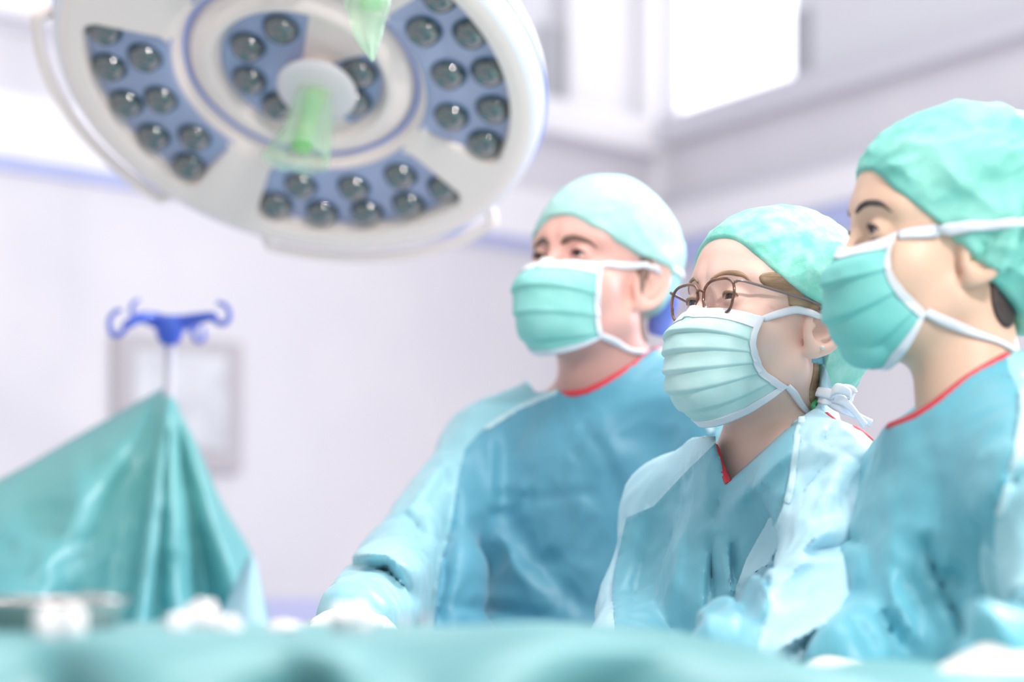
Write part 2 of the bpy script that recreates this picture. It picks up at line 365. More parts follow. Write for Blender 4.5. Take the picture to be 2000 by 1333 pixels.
# ------------------------------------------------------------------ SURGICAL LAMP
Cn = W(585, 152, 2.96); n_ = arr((-.15, -.508, -.849)); n_ /= np.linalg.norm(n_)
e1 = arr((1, 0, 0)) - n_ * n_[0]; e1 /= np.linalg.norm(e1); e2 = np.cross(n_, e1); Cn = Cn - .010 * e1 - .034 * e2
def D(u, v, h): return Cn + u * e1 + v * e2 + h * n_
def DP(r, deg, h): a = math.radians(deg); return D(r * math.cos(a), r * math.sin(a), h)
lamp = thing('surgical_lamp', 'large white round surgical lamp with blue lens panels hanging above the team', 'surgical lamp', tuple(Cn))
PET = [12, -73, -162, 103]; HALF = 35
def sector_sd(r, a, c, half, r0, r1, rc):          # >0 inside, metres, for a rounded ring sector
    da = (a - c + 540) % 360 - 180; t = np.radians(half - abs(da)) * r
    x = np.minimum(t, 9) - rc; y = np.minimum(r - r0, r1 - r) - rc
    return np.where((x < 0) & (y < 0), rc - np.sqrt(x * x + y * y), np.minimum(x, y) + rc)
rs = np.concatenate([np.linspace(.0, .118, 20), np.linspace(.120, .2, 40), np.linspace(.202, .336, 60), np.linspace(.339, .357, 6)])
hr = np.interp(rs, [0, .124, .130, .136, .146, .168, .176, .183, .190, .205, .345, .357], [-.046, -.046, -.036, -.028, -.028, -.040, -.054, -.046, -.032, -.024, -.001, -.003])
AA = np.linspace(0, 360, 721)[:-1]; G = np.zeros((len(AA) + 1, len(rs), 3))
for i, a in enumerate(list(AA) + [360]):
    s_ = np.max([sector_sd(rs, a, c, HALF, .197, .325, .026) for c in PET], axis=0)
    si = np.max([sector_sd(rs, a, c, h_, .02, .1245, .012) for c, h_ in ((163, 84), (-16, 42))], axis=0)
    s_ = np.maximum(s_, si); h = hr - (.006 + .028 * np.clip((rs - .19) / .13, 0, 1)) * np.clip(s_ / .003, 0, 1)
    ca, sa = math.cos(math.radians(a)), math.sin(math.radians(a))
    G[i] = Cn + (rs * ca)[:, None] * e1 + (rs * sa)[:, None] * e2 + h[:, None] * n_
mb = MB(); mb.grid(G); recalc(mb.build('face_plate', 'lamp_white', lamp))
mb = MB(); mb.lathe([(.357, -.003), (.366, -.006), (.372, -.016), (.375, -.045), (.372, -.062), (.35, -.085), (.28, -.105), (.15, -.118), (.0, -.12)], Cn, n_, 128, u=e1)
recalc(mb.build('housing', 'lamp_housing', lamp))
mb = MB(); mb.tube([DP(.3745, a, -.036) for a in range(0, 360, 3)], .0035, 8, closed=True); mb.build('blue_ring', 'lamp_line', lamp)
mb = MB(); mb.tube([DP(.1795, a, -.048) for a in range(0, 360, 4)], .003, 8, closed=True); mb.build('inner_blue_ring', 'lamp_line', lamp)
def panel(c, half, r0, r1, rc, h):
    mb = MB(); NA, NR = 60, 14; P = []
    for i in range(NA + 1):
        a = c - half + 2 * half * i / NA
        row = []
        for j in range(NR + 1):
            r = r0 + (r1 - r0) * j / NR; row.append(DP(r, a, h[0] + (h[1] - h[0]) * j / NR))
        P.append(row)
    mb.grid(P, -.002); return recalc(mb.build('light_panel', 'lamp_panel', lamp))
lens_proto = None
def lens(par, r, a, h):
    global lens_proto
    if lens_proto is None:
        prof = [(.0268 * math.sin(t), .025 * math.cos(t)) for t in np.linspace(0, math.pi / 2, 14)]
        mb = MB(); mb.lathe(prof, (0, 0, 0), n_, 36, u=e1); me = recalc(mb.build('lens', 'lens')).data
        mb = MB(); mb.tube([.0276 * (math.cos(t) * e1 + math.sin(t) * e2) + .002 * n_ for t in np.linspace(0, 2 * math.pi, 33)[:-1]], .0014, 8, closed=True); mr = mb.build('lens_rim', 'lens_rim').data
        bpy.data.objects.remove(bpy.data.objects['lens']); bpy.data.objects.remove(bpy.data.objects['lens_rim']); lens_proto = (me, mr)
    for nm, me in zip(('lens', 'lens_rim'), lens_proto):
        o = bpy.data.objects.new(nm, me); COL.objects.link(o)
        if nm == 'lens': o.parent = par; o.location = DP(r, a, h) - org(par)
        else: o.parent = par; o.location = DP(r, a, h) - org(par)
for c in PET:
    p_ = panel(c, HALF, .195, .329, .018, (-.0285, -.0325))
    for da in (-29.6, -14.8, 0, 14.8, 29.6): lens(p_, .297, c + da, -.0315)
    for da in (-21.5, 0, 21.5): lens(p_, .236, c + da, -.0295)
p_ = panel(163, 84, .02, .1245, .012, (-.049, -.049))
for a in (105, 152, -161, -119): lens(p_, .088, a, -.048)
p_ = panel(-16, 42, .02, .1245, .012, (-.049, -.049))
for a in (8, -32): lens(p_, .092, a, -.048)
# grip rails
for c in PET[1:]:
    pts = [DP(.370, c - 31, -.03), DP(.386, c - 30.5, -.024)] + [DP(.397, c + t, -.018) for t in np.linspace(-29, 31, 30)] + [DP(.386, c + 32.5, -.024), DP(.370, c + 33, -.03)]
    mb = MB(); mb.tube(pts, .0095, 12); mb.build('grip_rail', 'lamp_white', lamp)
# hub, handle, sterile film
hu, hv = .030, -.004
hc = D(hu, hv, -.056)
mb = MB(); mb.lathe([(0, .0), (.032, .0), (.032, .03), (.03, .036), (0, .036)], hc, n_, 40, u=e1); recalc(mb.build('hub', 'lamp_white', lamp))
mb = MB(); mb.lathe([(0, .034), (.055, .034), (.0605, .037), (.062, .041), (.0605, .045), (.05, .048), (0, .050)], hc, n_, 64, u=e1); hd = recalc(mb.build('hub_shield', 'hub', lamp))
mb = MB(); mb.lathe([(0, .048), (.017, .048), (.016, .07), (.014, .10), (.015, .13), (.017, .15), (.015, .158), (.0, .163)], hc, n_, 36, u=e1); hn = recalc(mb.build('handle', 'handle_green', lamp))
mb = MB(); G = []
for i in range(73):
    a = 2 * math.pi * i / 72; row = []
    for j in range(22):
        t = j / 21; r = (.026 + .020 * t) * (1 + .10 * math.sin(3 * a + 5 * t) + .09 * t * math.sin(7 * a + 2 + 3 * t))
        row.append(hc + r * math.cos(a) * e1 + .8 * r * math.sin(a) * e2 + (.05 + .13 * t + .006 * t * math.sin(2 * a + 1)) * n_)
    G.append(row)
mb.grid(G); mb.build('sterile_film', 'film_green', hn)
# arm above the lamp
mb = MB(); mb.tube([D(0, 0, -.11), D(0, 0, -.17)], .05, 24); mb.build('swivel', 'lamp_housing', lamp)
ap = D(0, 0, -.17)
mb = MB(); mb.tube([ap, ap + arr((.02, .08, .10)), ap + arr((.0, .12, .3)), ap + arr((-.02, .12, 1.1))], .028, 20); mb.build('support_arm', 'lamp_housing', lamp)
# second sterile cover tip from above
cv = thing('sterile_handle_cover', 'crumpled clear green plastic handle cover hanging into the top of the picture over the lamp', 'handle cover', tuple(W(724, -60, 2.55)))
base = W(724, -70, 2.55); tip = W(728, 116, 2.55); G = []
for i in range(61):
    a = 2 * math.pi * i / 60; row = []
    for j in range(40):
        t = j / 39; r = .0285 * min(1, 1.75 * (1 - t)) ** .8 * (1 + .10 * math.sin(4 * a + 9 * t) + .12 * math.sin(2 * a - 7 * t)) + .0006
        c_ = base * (1 - t) + tip * t + arr((-.006 * math.sin(t * 3.1), 0, 0))
        row.append(c_ + arr((r * math.cos(a), r * .8 * math.sin(a), .004 * math.sin(5 * a))))
    G.append(row)
mb = MB(); mb.grid(G); mb.build('plastic_film', 'film_green', cv)
mb = MB(); mb.tube([W(724, 18, 2.55), W(724, -20, 2.55), W(724, -90, 2.55), W(724, -420, 2.55)], [.014, .019, .019, .016], 20); mb.build('handle', 'handle_green', cv)
# ------------------------------------------------------------------ INFUSION STAND
YP = 3.4
def wp(px, py, dy=0): return W(px, py, YP) + arr((0, dy, 0)) if dy == 0 else W(px, py, YP + dy)
st = thing('infusion_stand', 'steel pole with blue plastic hook crown rising behind the green screen drape', 'stand', (float(wp(331, 650)[0]), YP, 0))
top = wp(331, 655)
mb = MB(); mb.tube([(top[0], YP, .08), tuple(top)], .0100, 20); mb.build('pole', 'pole', st)
mb = MB(); mb.tube([wp(331, 676), wp(331, 664), wp(331, 636), wp(331, 618)], [.011, .020, .027, .018], 20); mb.build('crown_socket', 'blue', st)
def harm(pts, radii, hook, hr_, nm='hook_arm'):
    mb = MB(); mb.tube(spline(pts, 16), np.interp(np.linspace(0, 1, 16), np.linspace(0, 1, len(radii)), radii), 12, .8); a = mb.build(nm, 'blue', st)
    mb = MB(); mb.tube(spline(hook, 22), np.linspace(hr_, hr_ * .7, 22), 10); mb.build('hook', 'blue', a)
harm([wp(331, 640), wp(300, 624), wp(272, 622, -.03), wp(246, 636, -.05)], [.023, .016, .012, .009],
     [wp(250, 633, -.05), wp(236, 652, -.055), wp(222, 655, -.055), wp(214, 642, -.055), wp(215, 622, -.055), wp(226, 609, -.055), wp(238, 606, -.055)], .0052)
harm([wp(331, 640), wp(300, 630, .03), wp(275, 622, .08), wp(264, 618, .1)], [.014, .012, .010, .008],
     [wp(270, 622, .1), wp(259, 614, .1), wp(257, 602, .1), wp(262, 592, .1), wp(272, 586, .1)], .005)
harm([wp(331, 638), wp(365, 628), wp(400, 620, -.03), wp(420, 618, -.04)], [.023, .015, .011, .0085],
     [wp(415, 618, -.04), wp(424, 630, -.045), wp(436, 633, -.045), wp(447, 624, -.045), wp(447, 607, -.045), wp(437, 595, -.045), wp(424, 592, -.045)], .0055)
harm([wp(331, 640), wp(350, 640, .04), wp(370, 638, .09), wp(384, 638, .12)], [.013, .010, .009, .007],
     [wp(382, 636, .12), wp(376, 650, .12), wp(382, 664, .12), wp(394, 666, .12), wp(399, 654, .12), wp(396, 642, .12)], .005)
for k in range(5):
    a = 2 * math.pi * k / 5 + .3; c_ = arr((top[0], YP, .09)); q = c_ + arr((.26 * math.cos(a), .26 * math.sin(a), -.04))
    mb = MB(); mb.tube([c_, q], [.016, .012], 10); lg = mb.build('leg', 'pole', st)
    mb = MB(); mb.lathe([(0, -.012), (.022, -.012), (.026, 0), (.022, .012), (0, .012)], (q[0], q[1], .027), (-math.sin(a), math.cos(a), 0), 16); recalc(mb.build('castor', 'trim_grey', lg))
# ------------------------------------------------------------------ GREEN SCREEN DRAPE
Tp = spline([(-420, 1110), (-200, 1032), (0, 940), (150, 856), (270, 788), (326, 757)], 60)
Tq = spline([(336, 764), (352, 812), (383, 872), (432, 985), (490, 1086), (512, 1170), (530, 1245)], 46)
Bp = np.linspace(-420, 262, 60); Bq = np.linspace(270, 545, 46); G = []
AP = arr((330, 740))
def foldf(px, py):
    th = math.atan2(px - AP[0], py - AP[1]); r = math.hypot(px - AP[0], py - AP[1]) / 400; s = 0
    for t0, w, a in ((-.98, .14, .03), (-.62, .10, -.02), (-.30, .12, .04), (-.12, .045, -.06), (.02, .06, -.045), (.17, .05, .05), (.30, .05, -.035), (.42, .05, .04), (-.45, .08, .02)):
        s += a * math.exp(-((th - t0) / w) ** 2)
    return s * min(1.4, r)
for side, T_, B_ in (('l', Tp, Bp), ('r', Tq, Bq)):
    for i in range(len(T_)):
        row = []
        for j in range(70):
            v = j / 69; px = T_[i][0] * (1 - v) + B_[i] * v; py = T_[i][1] * (1 - v) + 1440 * v
            edge = .07 * math.exp(-v / .06) if side == 'l' else .05 * math.exp(-v / .05)
            Y = 3.36 - .30 * v * (0.6 if side == 'r' else 1) - (.35 * max(0, (300 - px) / 700) if side == 'l' else 0) + edge + foldf(px, py) + .012 * math.sin(px / 31 + py / 47) * v
            Y += .03 * noise.fractal(Vector((px / 130, py / 130, 3)), 1, 2, 3) * min(1, v * 4)
            row.append(W(px, py, Y))
        G.append(row)
G = np.array(G)
mb = MB(); mb.grid(G, -.003); dr = mb.build('screen_drape', 'drape_tent'); recalc(dr)
tag(dr, 'mint green screen drape hanging like a tent from the steel pole with blue hooks', 'drape')
G = []
for i in range(24):
    u = i / 23; row = []
    for j in range(40):
        v = j / 39; a = arr((488, 1088)) * (1 - v) + arr((350, 1380)) * v; b = arr((497, 1094)) * (1 - v) + arr((548, 1380)) * v; q = a * (1 - u) + b * u
        row.append(W(q[0], q[1], 3.20 - .03 * math.sin(u * 3.14) - .10 * v))
    G.append(row)
mb = MB(); mb.grid(G, -.003); o = recalc(mb.build('drape_flap', 'drape_blue', None)); o.parent = dr
# ------------------------------------------------------------------ INSTRUMENT TABLE UNDER A DRAPE
tb = thing('instrument_table', 'steel instrument table hidden beneath the teal foreground drape', 'table', (0, 1.4, 0))
mb = MB(); mb.box((0, 1.42, 1.090), ((1, 0, 0), (0, 1, 0), UP), (.9, .16, .012)); mb.build('tabletop', 'steel', tb, False)
for i in (-1, 1):
    for j in (-1, 1): mb = MB(); mb.tube([(i * .8, 1.42 + j * .12, 0), (i * .8, 1.42 + j * .12, 1.08)], .015, 12); mb.build('leg', 'steel', tb)
def sst(a, b, x): t = min(1, max(0, (x - a) / (b - a))); return t * t * (3 - 2 * t)
def ztop(x): return 1.150 - .012 * sst(.02, .17, x) - .020 * sst(.16, .26, x) + .002 * math.sin(x * 21) + .0015 * math.sin(x * 47 + 1)
def foldy(x, t):
    s = 0
    for x0, w, a, sl in ((-.38, .03, -.03, .5), (-.12, .025, -.035, .7), (.26, .02, -.03, 1.0), (-.30, .03, .02, .5), (-.18, .05, -.03, -.6), (-.08, .03, .03, -.9), (.03, .05, -.035, -1.2), (.12, .035, .03, -1.2), (.2, .04, -.03, .6), (.30, .04, .03, .4), (-.45, .05, .03, .2), (-.6, .04, -.03, .2), (.5, .05, .03, 0), (.7, .05, -.03, 0)):
        s += a * math.exp(-((x - x0 - sl * t * .12) / w) ** 2)
    return s
G = []
xs_ = np.linspace(-1.15, 1.25, 340)
for x in xs_:
    row = []; zt = ztop(x)
    for t in np.linspace(0, 1, 16)[:-1]:       # back drop
        row.append((x, 1.64 + .015 * math.sin(x * 9) - .03 * math.exp(-(1 - t) / .08) * 1, zt - .35 * (1 - t) - .01))
    for t in np.linspace(0, 1, 30): row.append((x, 1.60 - .36 * t + foldy(x, 0) * .3 * t, zt + .0035 * noise.noise(Vector((x * 9, t * 5, 0))) + .004 * foldy(x, -t) / .03 * .6))
    y0 = 1.24; R_ = .045
    for a in np.linspace(0, math.pi / 2, 16)[1:]: row.append((x, y0 - R_ * math.sin(a) + foldy(x, .3 * a) * (.4 + 1.2 * a / 1.57), zt - R_ * (1 - math.cos(a)) + .0024 * foldy(x, -1) / .03 * math.cos(a) * .6))
    for t in np.linspace(0, 1, 30)[1:]: row.append((x, y0 - R_ + foldy(x, .47 + t * 2) * (1 + t) - .06 * t, zt - R_ - .6 * t))
    G.append(row)
mb = MB(); mb.grid(G, -.002); o = recalc(mb.build('table_drape', 'drape')); tag(o, 'blurred teal drape covering the table along the bottom of the picture', 'drape')
# things lying on it
def blob(c, r, sq=.7, seed=0, nm='gauze_swab'):
    vs = []; fs = []; n1, n2 = 22, 14
    for i in range(n2 + 1):
        ph = math.pi * i / n2
        for j in range(n1):
            a = 2 * math.pi * j / n1; d = Vector((math.sin(ph) * math.cos(a), math.sin(ph) * math.sin(a), math.cos(ph)))
            rr = r * (1 + .35 * noise.noise(d * 1.7 + Vector((seed, 0, 0))) + .12 * noise.noise(d * 5 + Vector((seed, 4, 0))))
            vs.append(arr(c) + arr((d.x * rr, d.y * rr, d.z * rr * sq + r * sq * .75)))
    for i in range(n2):
        for j in range(n1): fs.append((i * n1 + j, (i + 1) * n1 + j, (i + 1) * n1 + (j + 1) % n1, i * n1 + (j + 1) % n1))
    return recalc(mk(nm, vs, fs, 'gauze'))
def ont(px, Y): x = (px - 1000) / F * Y; return (x, Y, ztop(x) - .002)
gl = ['crumpled white gauze swab on the drape, topmost and largest of the left pile', 'small white gauze swab at the left end of the swab pile below the tent drape', 'white gauze swab on the right of the pile below the pale drape flap', 'flat white gauze swab between the swab pile and the man']
for k, (px, Y, r, q) in enumerate([(395, 1.45, .014, .9), (345, 1.42, .010, .7), (445, 1.44, .010, .7), (550, 1.5, .012, .4)]):
    tag(blob(ont(px, Y), r, q, k * 3.3), gl[k], 'gauze', 'gauze swabs on the instrument table')
tag(blob(ont(688, 1.5), .018, .7, 20), 'large rounded white gauze pad on the drape in front of the man\'s sleeve', 'gauze')
bs = ont(95, 1.46)
bn = thing('instrument_basin', 'blurred steel basin of instruments at the left edge of the table', 'basin', (bs[0] - .02, bs[1], bs[2]))
c_ = (bs[0] - .02, bs[1], bs[2])
mb = MB(); mb.lathe([(0, 0.002), (.055, .002), (.066, .010), (.074, .026), (.078, .029), (.079, .027), (.075, .024), (.068, .006), (.056, -.001), (0, -.001)], c_, (0, 0, 1), 64); recalc(mb.build('bowl', 'steel', bn))
for k in range(5):
    a = .6 + k * .9; p0 = arr(c_) + arr((.04 * math.cos(a), .04 * math.sin(a), .006)); p1 = arr(c_) + arr((-.062 * math.cos(a + .3), -.062 * math.sin(a + .3), .030))
    o = thing('forceps', 'steel forceps lying in the basin at the left edge', 'forceps', tuple(p0), 'steel forceps in the basin')
    for s in (-1, 1):
        off = np.cross(p1 - p0, UP); off = off / np.linalg.norm(off) * .003 * s
        mb = MB(); mb.tube([p0, p0 * .5 + p1 * .5 + off, p1 + off * 1.2], .0018, 8); mb.build('arm', 'steel', o)
for px, lb in ((92, 'left of two small white swab rolls in front of the steel basin'), (140, 'right of two small white swab rolls in front of the steel basin')):
    b = ont(px, 1.34); mb = MB(); mb.tube([arr(b) + arr((0, 0, 0)), arr(b) + arr((0, 0, .004)), arr(b) + arr((0, .0, .020)), arr(b) + arr((0, 0, .024))], [.006, .0095, .0095, .004], 16)
    tag(mb.build('swab_roll', 'gauze'), lb, 'swab', 'two swab rolls before the basin')
b = ont(811, 1.5); tc_ = thing('towel_clamp', 'small steel clamp with two upright prongs on the drape before the man', 'clamp', b)
for dx in (-.0065, .0065): mb = MB(); mb.tube([arr(b) + arr((dx, 0, -.002)), arr(b) + arr((dx * 1.3, 0, .016))], .0014, 8); mb.build('prong', 'pole', tc_)
mb = MB(); mb.tube([arr(b) + arr((-.009, 0, .001)), arr(b) + arr((.009, 0, .001))], .002, 8); mb.build('base', 'pole', tc_)
# ------------------------------------------------------------------ PEOPLE
def frame(yaw, pitch, roll):
    a = math.pi + math.radians(yaw); p = math.radians(pitch); r = math.radians(roll)
    fw = arr((math.cos(a) * math.cos(p), math.sin(a) * math.cos(p), math.sin(p))); l = arr((-math.sin(a), math.cos(a), 0)); u = np.cross(fw, l)
    l2 = l * math.cos(r) + u * math.sin(r); return np.stack([fw, l2, np.cross(fw, l2)], 1)
def loc(p, R, O, s):
    x, y, z = p[0] - O[0], p[1] - O[1], p[2] - O[2]
    return tuple((x * R[0, k] + y * R[1, k] + z * R[2, k]) / np.float32(s) for k in range(3))
EYE = (.0765, .033, .012)
def head_sdf(l, c):
    x, y, z = l; ay = np.abs(y); q = (x, ay, z)
    d = ell((x + .014, ay, z - .046), (0, 0, 0), (.099, .078, .086))
    d = smin(d, ell(q, (.040, 0, .052), (.053, .062, .055)), .03)
    d = smin(d, ell(q, (.026, 0, -.028), (.060, .060, .084)), .03)
    d = smin(d, cap(q, (.0, .050, -.052), (.066, .016, -.096), .019, .018), .03)
    d = smin(d, sph(q, (.076, .004, -.098), .019), .02)
    d = smin(d, sph(q, (.053, .043, -.022), .0255 * c.get('cheek', 1)), .025)
    d = smin(d, sph(q, (.066, .033, -.042), .021), .02)
    d = smin(d, cap(q, (.084, .012, .035), (.068, .052, .036), .0115, .008), .018)
    d = smax(d, -sph(q, (.101, .031, .012), .0155), .016)
    d = smin(d, cap(q, (.088, 0, .018), (.109 - c.get('nose', 0), 0, -.026), .0075, .0115), .013)
    d = smin(d, sph(q, (.098, .013, -.034), .0085), .007)
    d = smin(d, ell(q, (.090, 0, -.062), (.012, .024, .008)), .012)
    lid = sph(q, EYE, .0146)
    d = smin(d, lid, .005)
    d = smin(d, cap(q, (.080, .020, -.006), (.068, .048, -.008), .0075, .0065), .010)      # raised smiling lower lid / cheek
    d = smax(d, -ell(q, (.094, .0335, .0115), (.0125, .0132, c.get('open', .0042))), .0012)
    for g in c.get('grooves', ()):
        dd = cap(q, g[0], g[1], 0.0)
        d = d + g[3] * np.exp(-(dd / g[2]) ** 2)
    # ear
    u = x + .014; w = ay - .0805 + .48 * u; v = z - .0; u = u + .12 * v; u = u / 1.14; w = w / 1.14; v = v / 1.12
    e_ = ell((u, w, v), (0, -.003, .002), (.0165, .0045, .0300))
    rad = np.sqrt((u / .0165) ** 2 + ((v - .002) / .030) ** 2) + 1e-6
    rim = np.sqrt(((rad - 1) * .019) ** 2 + (w - .0035) ** 2) - .0040
    rim = np.maximum(rim, -(u - .011) - 0 * v) if False else rim
    e_ = smin(e_, rim, .004)
    rad2 = np.sqrt(((u + .001) / .009) ** 2 + ((v - .006) / .019) ** 2) + 1e-6
    anti = np.maximum(np.sqrt(((rad2 - 1) * .012) ** 2 + (w - .0025) ** 2) - .0024, u - .004)
    e_ = smin(e_, anti, .003)
    e_ = smax(e_, -ell((u, w, v), (.003, .005, -.004), (.0085, .0095, .0125)), .002)
    e_ = smin(e_, ell((u, w, v), (.004, .0005, -.0285), (.0082, .0048, .0088)), .004)
    e_ = smin(e_, sph((u, w, v), (.0125, .001, -.005), .0045), .004)
    return smin(d, e_ * 1.12, .006)
def poly2(U, V, P):   # signed distance to polygon (negative inside), same units as U, V
    P = np.asarray(P, float); d = np.full(np.broadcast(U, V).shape, 1e18); s = np.ones_like(d); n = len(P)
    for i in range(n):
        a, b = P[i], P[(i - 1) % n]; ex, ey = b - a; wx, wy = U - a[0], V - a[1]
        t = np.clip((wx * ex + wy * ey) / (ex * ex + ey * ey), 0, 1); d = np.minimum(d, (wx - ex * t) ** 2 + (wy - ey * t) ** 2)
        c1 = V >= a[1]; c2 = V < b[1]; c3 = ex * wy > ey * wx; fl = (c1 & c2 & c3) | (~c1 & ~c2 & ~c3); s = np.where(fl, -s, s)
    return s * np.sqrt(d)
def pline(U, V, P):
    P = np.asarray(P, float); L_ = np.concatenate([[0], np.cumsum(np.hypot(*np.diff(P, axis=0).T))]); tt = np.zeros(np.broadcast(U, V).shape)
    d = np.full(np.broadcast(U, V).shape, 1e9); P = np.asarray(P, float)
    for i, (a, b) in enumerate(zip(P[:-1], P[1:])):
        ex, ey = b - a; t = np.clip(((U - a[0]) * ex + (V - a[1]) * ey) / (ex * ex + ey * ey), 0, 1)
        dn = np.hypot(U - a[0] - ex * t, V - a[1] - ey * t); tt = np.where(dn < d, (L_[i] + t * (L_[i + 1] - L_[i])) / L_[-1], tt); d = np.minimum(d, dn)
    return d, np.clip(np.sin(np.pi * tt), 0, 1) ** .7
def core(p, J, inf=0.0, arms=True):
    R = J['T']; q = loc(p, R, J['NB'], 1)
    k = J.get('w', 1)
    d = ell(q, (.012, 0, -.245), (.125 * k, .175 * k, .235))
    d = smin(d, ell(q, (J.get('belly', .02), 0, -.52), (.145 * k, .175 * k, .30)), .06)
    d = smin(d, ell(q, (.0, 0, -.80), (.155 * k, .195 * k, .45)), .06)
    for s_, e_, w_ in ((J['SL'], J['EL'], J['WL']), (J['SR'], J['ER'], J['WR'])):
        nb = J['NB'] + (s_ - J['NB']) * .18
        d = smin(d, cap(p, nb, s_, .055, J['rs']), .05)
        if arms:
            d = smin(d, cap(p, s_, e_, J['rs'], J['re']), .03); d = smin(d, cap(p, e_, w_, J['re'], .042), .03)
    return d - inf
def push(P, fn, off, n=14):
    P = np.array(P, float)
    for _ in range(n):
        e_ = 5e-4; g = []
        d = fn(tuple(P[:, k] for k in range(3)))
        for k in range(3):
            Q = P.copy(); Q[:, k] += e_; g.append((fn(tuple(Q[:, j] for j in range(3))) - d) / e_)
        g = np.stack(g, 1); L_ = (g * g).sum(1, keepdims=True) + 1e-9
        P -= g / L_ * np.clip(d - off, -.01, .01)[:, None] * .8
    return P, g / np.sqrt(L_)
def ribbon(mb, P, Nn, w, th):
    P = np.asarray(P); T = np.gradient(P, axis=0); T /= np.linalg.norm(T, axis=1, keepdims=True) + 1e-12
    S_ = np.cross(T, Nn); S_ /= np.linalg.norm(S_, axis=1, keepdims=True) + 1e-12; Nn = np.cross(S_, T)
    w = np.broadcast_to(w, (len(P),))[:, None] / 2; vs = []
    for a, b in ((-1, 0), (-.5, 1), (.5, 1), (1, 0), (.5, -.2), (-.5, -.2)): vs.append(P + S_ * w * a + Nn * th * b)
    V_ = np.stack(vs, 1); m = 6; fs = []
    for i in range(len(P) - 1):
        for k in range(m): fs.append((i * m + k, i * m + (k + 1) % m, (i + 1) * m + (k + 1) % m, (i + 1) * m + k))
    fs.append(tuple(range(m))); fs.append(tuple((len(P) - 1) * m + k for k in range(m - 1, -1, -1)))
    mb.add(V_.reshape(-1, 3), fs)
def cast(bvh, px, py, Yp):
    h = bvh.ray_cast(Vector(((px - 1000) / F * Yp, 0, CZ + (1100 - py) / F * Yp)), Vector((0, 1, 0)))
    return (arr(h[0]), arr(h[1])) if h[0] is not None else (None, None)
def surf_ribbon(name, bvh, path, w, th, m, parent, off, Yp, n=60):
    P = []; N_ = []
    for px, py in spline([(a, b) for a, b in path], n):
        h, nn = cast(bvh, px, py + 4, Yp)
        if h is None: continue
        if nn[1] > 0: nn = -nn
        if name == 'collar_trim': nn = nn * .45 + arr((0, -.55, .12)); nn /= np.linalg.norm(nn)
        P.append(h); N_.append(nn)
    if len(P) < 4: return None
    P = np.array(P); N_ = np.array(N_)
    keep = [0]
    for i in range(1, len(P)):
        if np.linalg.norm(P[i] - P[keep[-1]]) < .05: keep.append(i)
    P = P[keep]; N_ = N_[keep]
    for _ in range(25 if name == 'collar_trim' else 4): P[1:-1] = (P[:-2] + 2 * P[1:-1] + P[2:]) / 4; N_[1:-1] = (N_[:-2] + 2 * N_[1:-1] + N_[2:]) / 4
    mb = MB(); ribbon(mb, P + N_ * off, N_, w, th); return recalc(mb.build(name, m, parent))
def make_hand(wrist, d, up, side, m, parent, s=1.0):
    d = d / np.linalg.norm(d); up = up - d * (up @ d); up /= np.linalg.norm(up); l = np.cross(up, d) * side
    R = np.stack([d, l, up], 1)     # local: x to the fingers, y to the thumb side, z = back of the hand
    fing = []
    for i, (y0, L_, r_) in enumerate(((.030, .072, .0092), (.010, .080, .0095), (-.010, .074, .009), (-.029, .058, .008))):
        c_ = .35 + .12 * i; a = arr((.088, y0, .0)); pts = [a]; ang = -.25
        for f_ in (.45, .3, .25): ang -= c_; a = a + L_ * f_ * arr((math.cos(ang), .06 * (y0 / .03), math.sin(ang))); pts.append(a)
        fing.append((pts, r_))
    th = [arr((.02, .030, -.004)), arr((.050, .055, -.018)), arr((.076, .060, -.030)), arr((.098, .055, -.040))]
    def fn(X, Y, Z):
        p = (X + 0 * Y + 0 * Z, Y + 0 * X + 0 * Z, Z + 0 * X + 0 * Y)
        g_ = ell(p, (.050, 0, 0), (.056, .042, .017)); g_ = smin(g_, cap(p, (-.05, 0, 0), (.015, 0, 0), .028, .026), .02)
        for pts, r_ in fing:
            for a, b, k in zip(pts[:-1], pts[1:], (1, .92, .85)): g_ = smin(g_, cap(p, a, b, r_ * k, r_ * k * .92), .004)
        for a, b, r_ in zip(th[:-1], th[1:], (.015, .011, .0095)): g_ = smin(g_, cap(p, a, b, r_, r_ * .9), .006)
        return g_
    V_, Fc = nets(fn, np.arange(-.06, .19, .0036), np.arange(-.06, .08, .0036), np.arange(-.10, .03, .0036))
    if side < 0: Fc = Fc[:, ::-1]
    return mk('glove', wrist + s * (V_ @ R.T), Fc, m, parent)

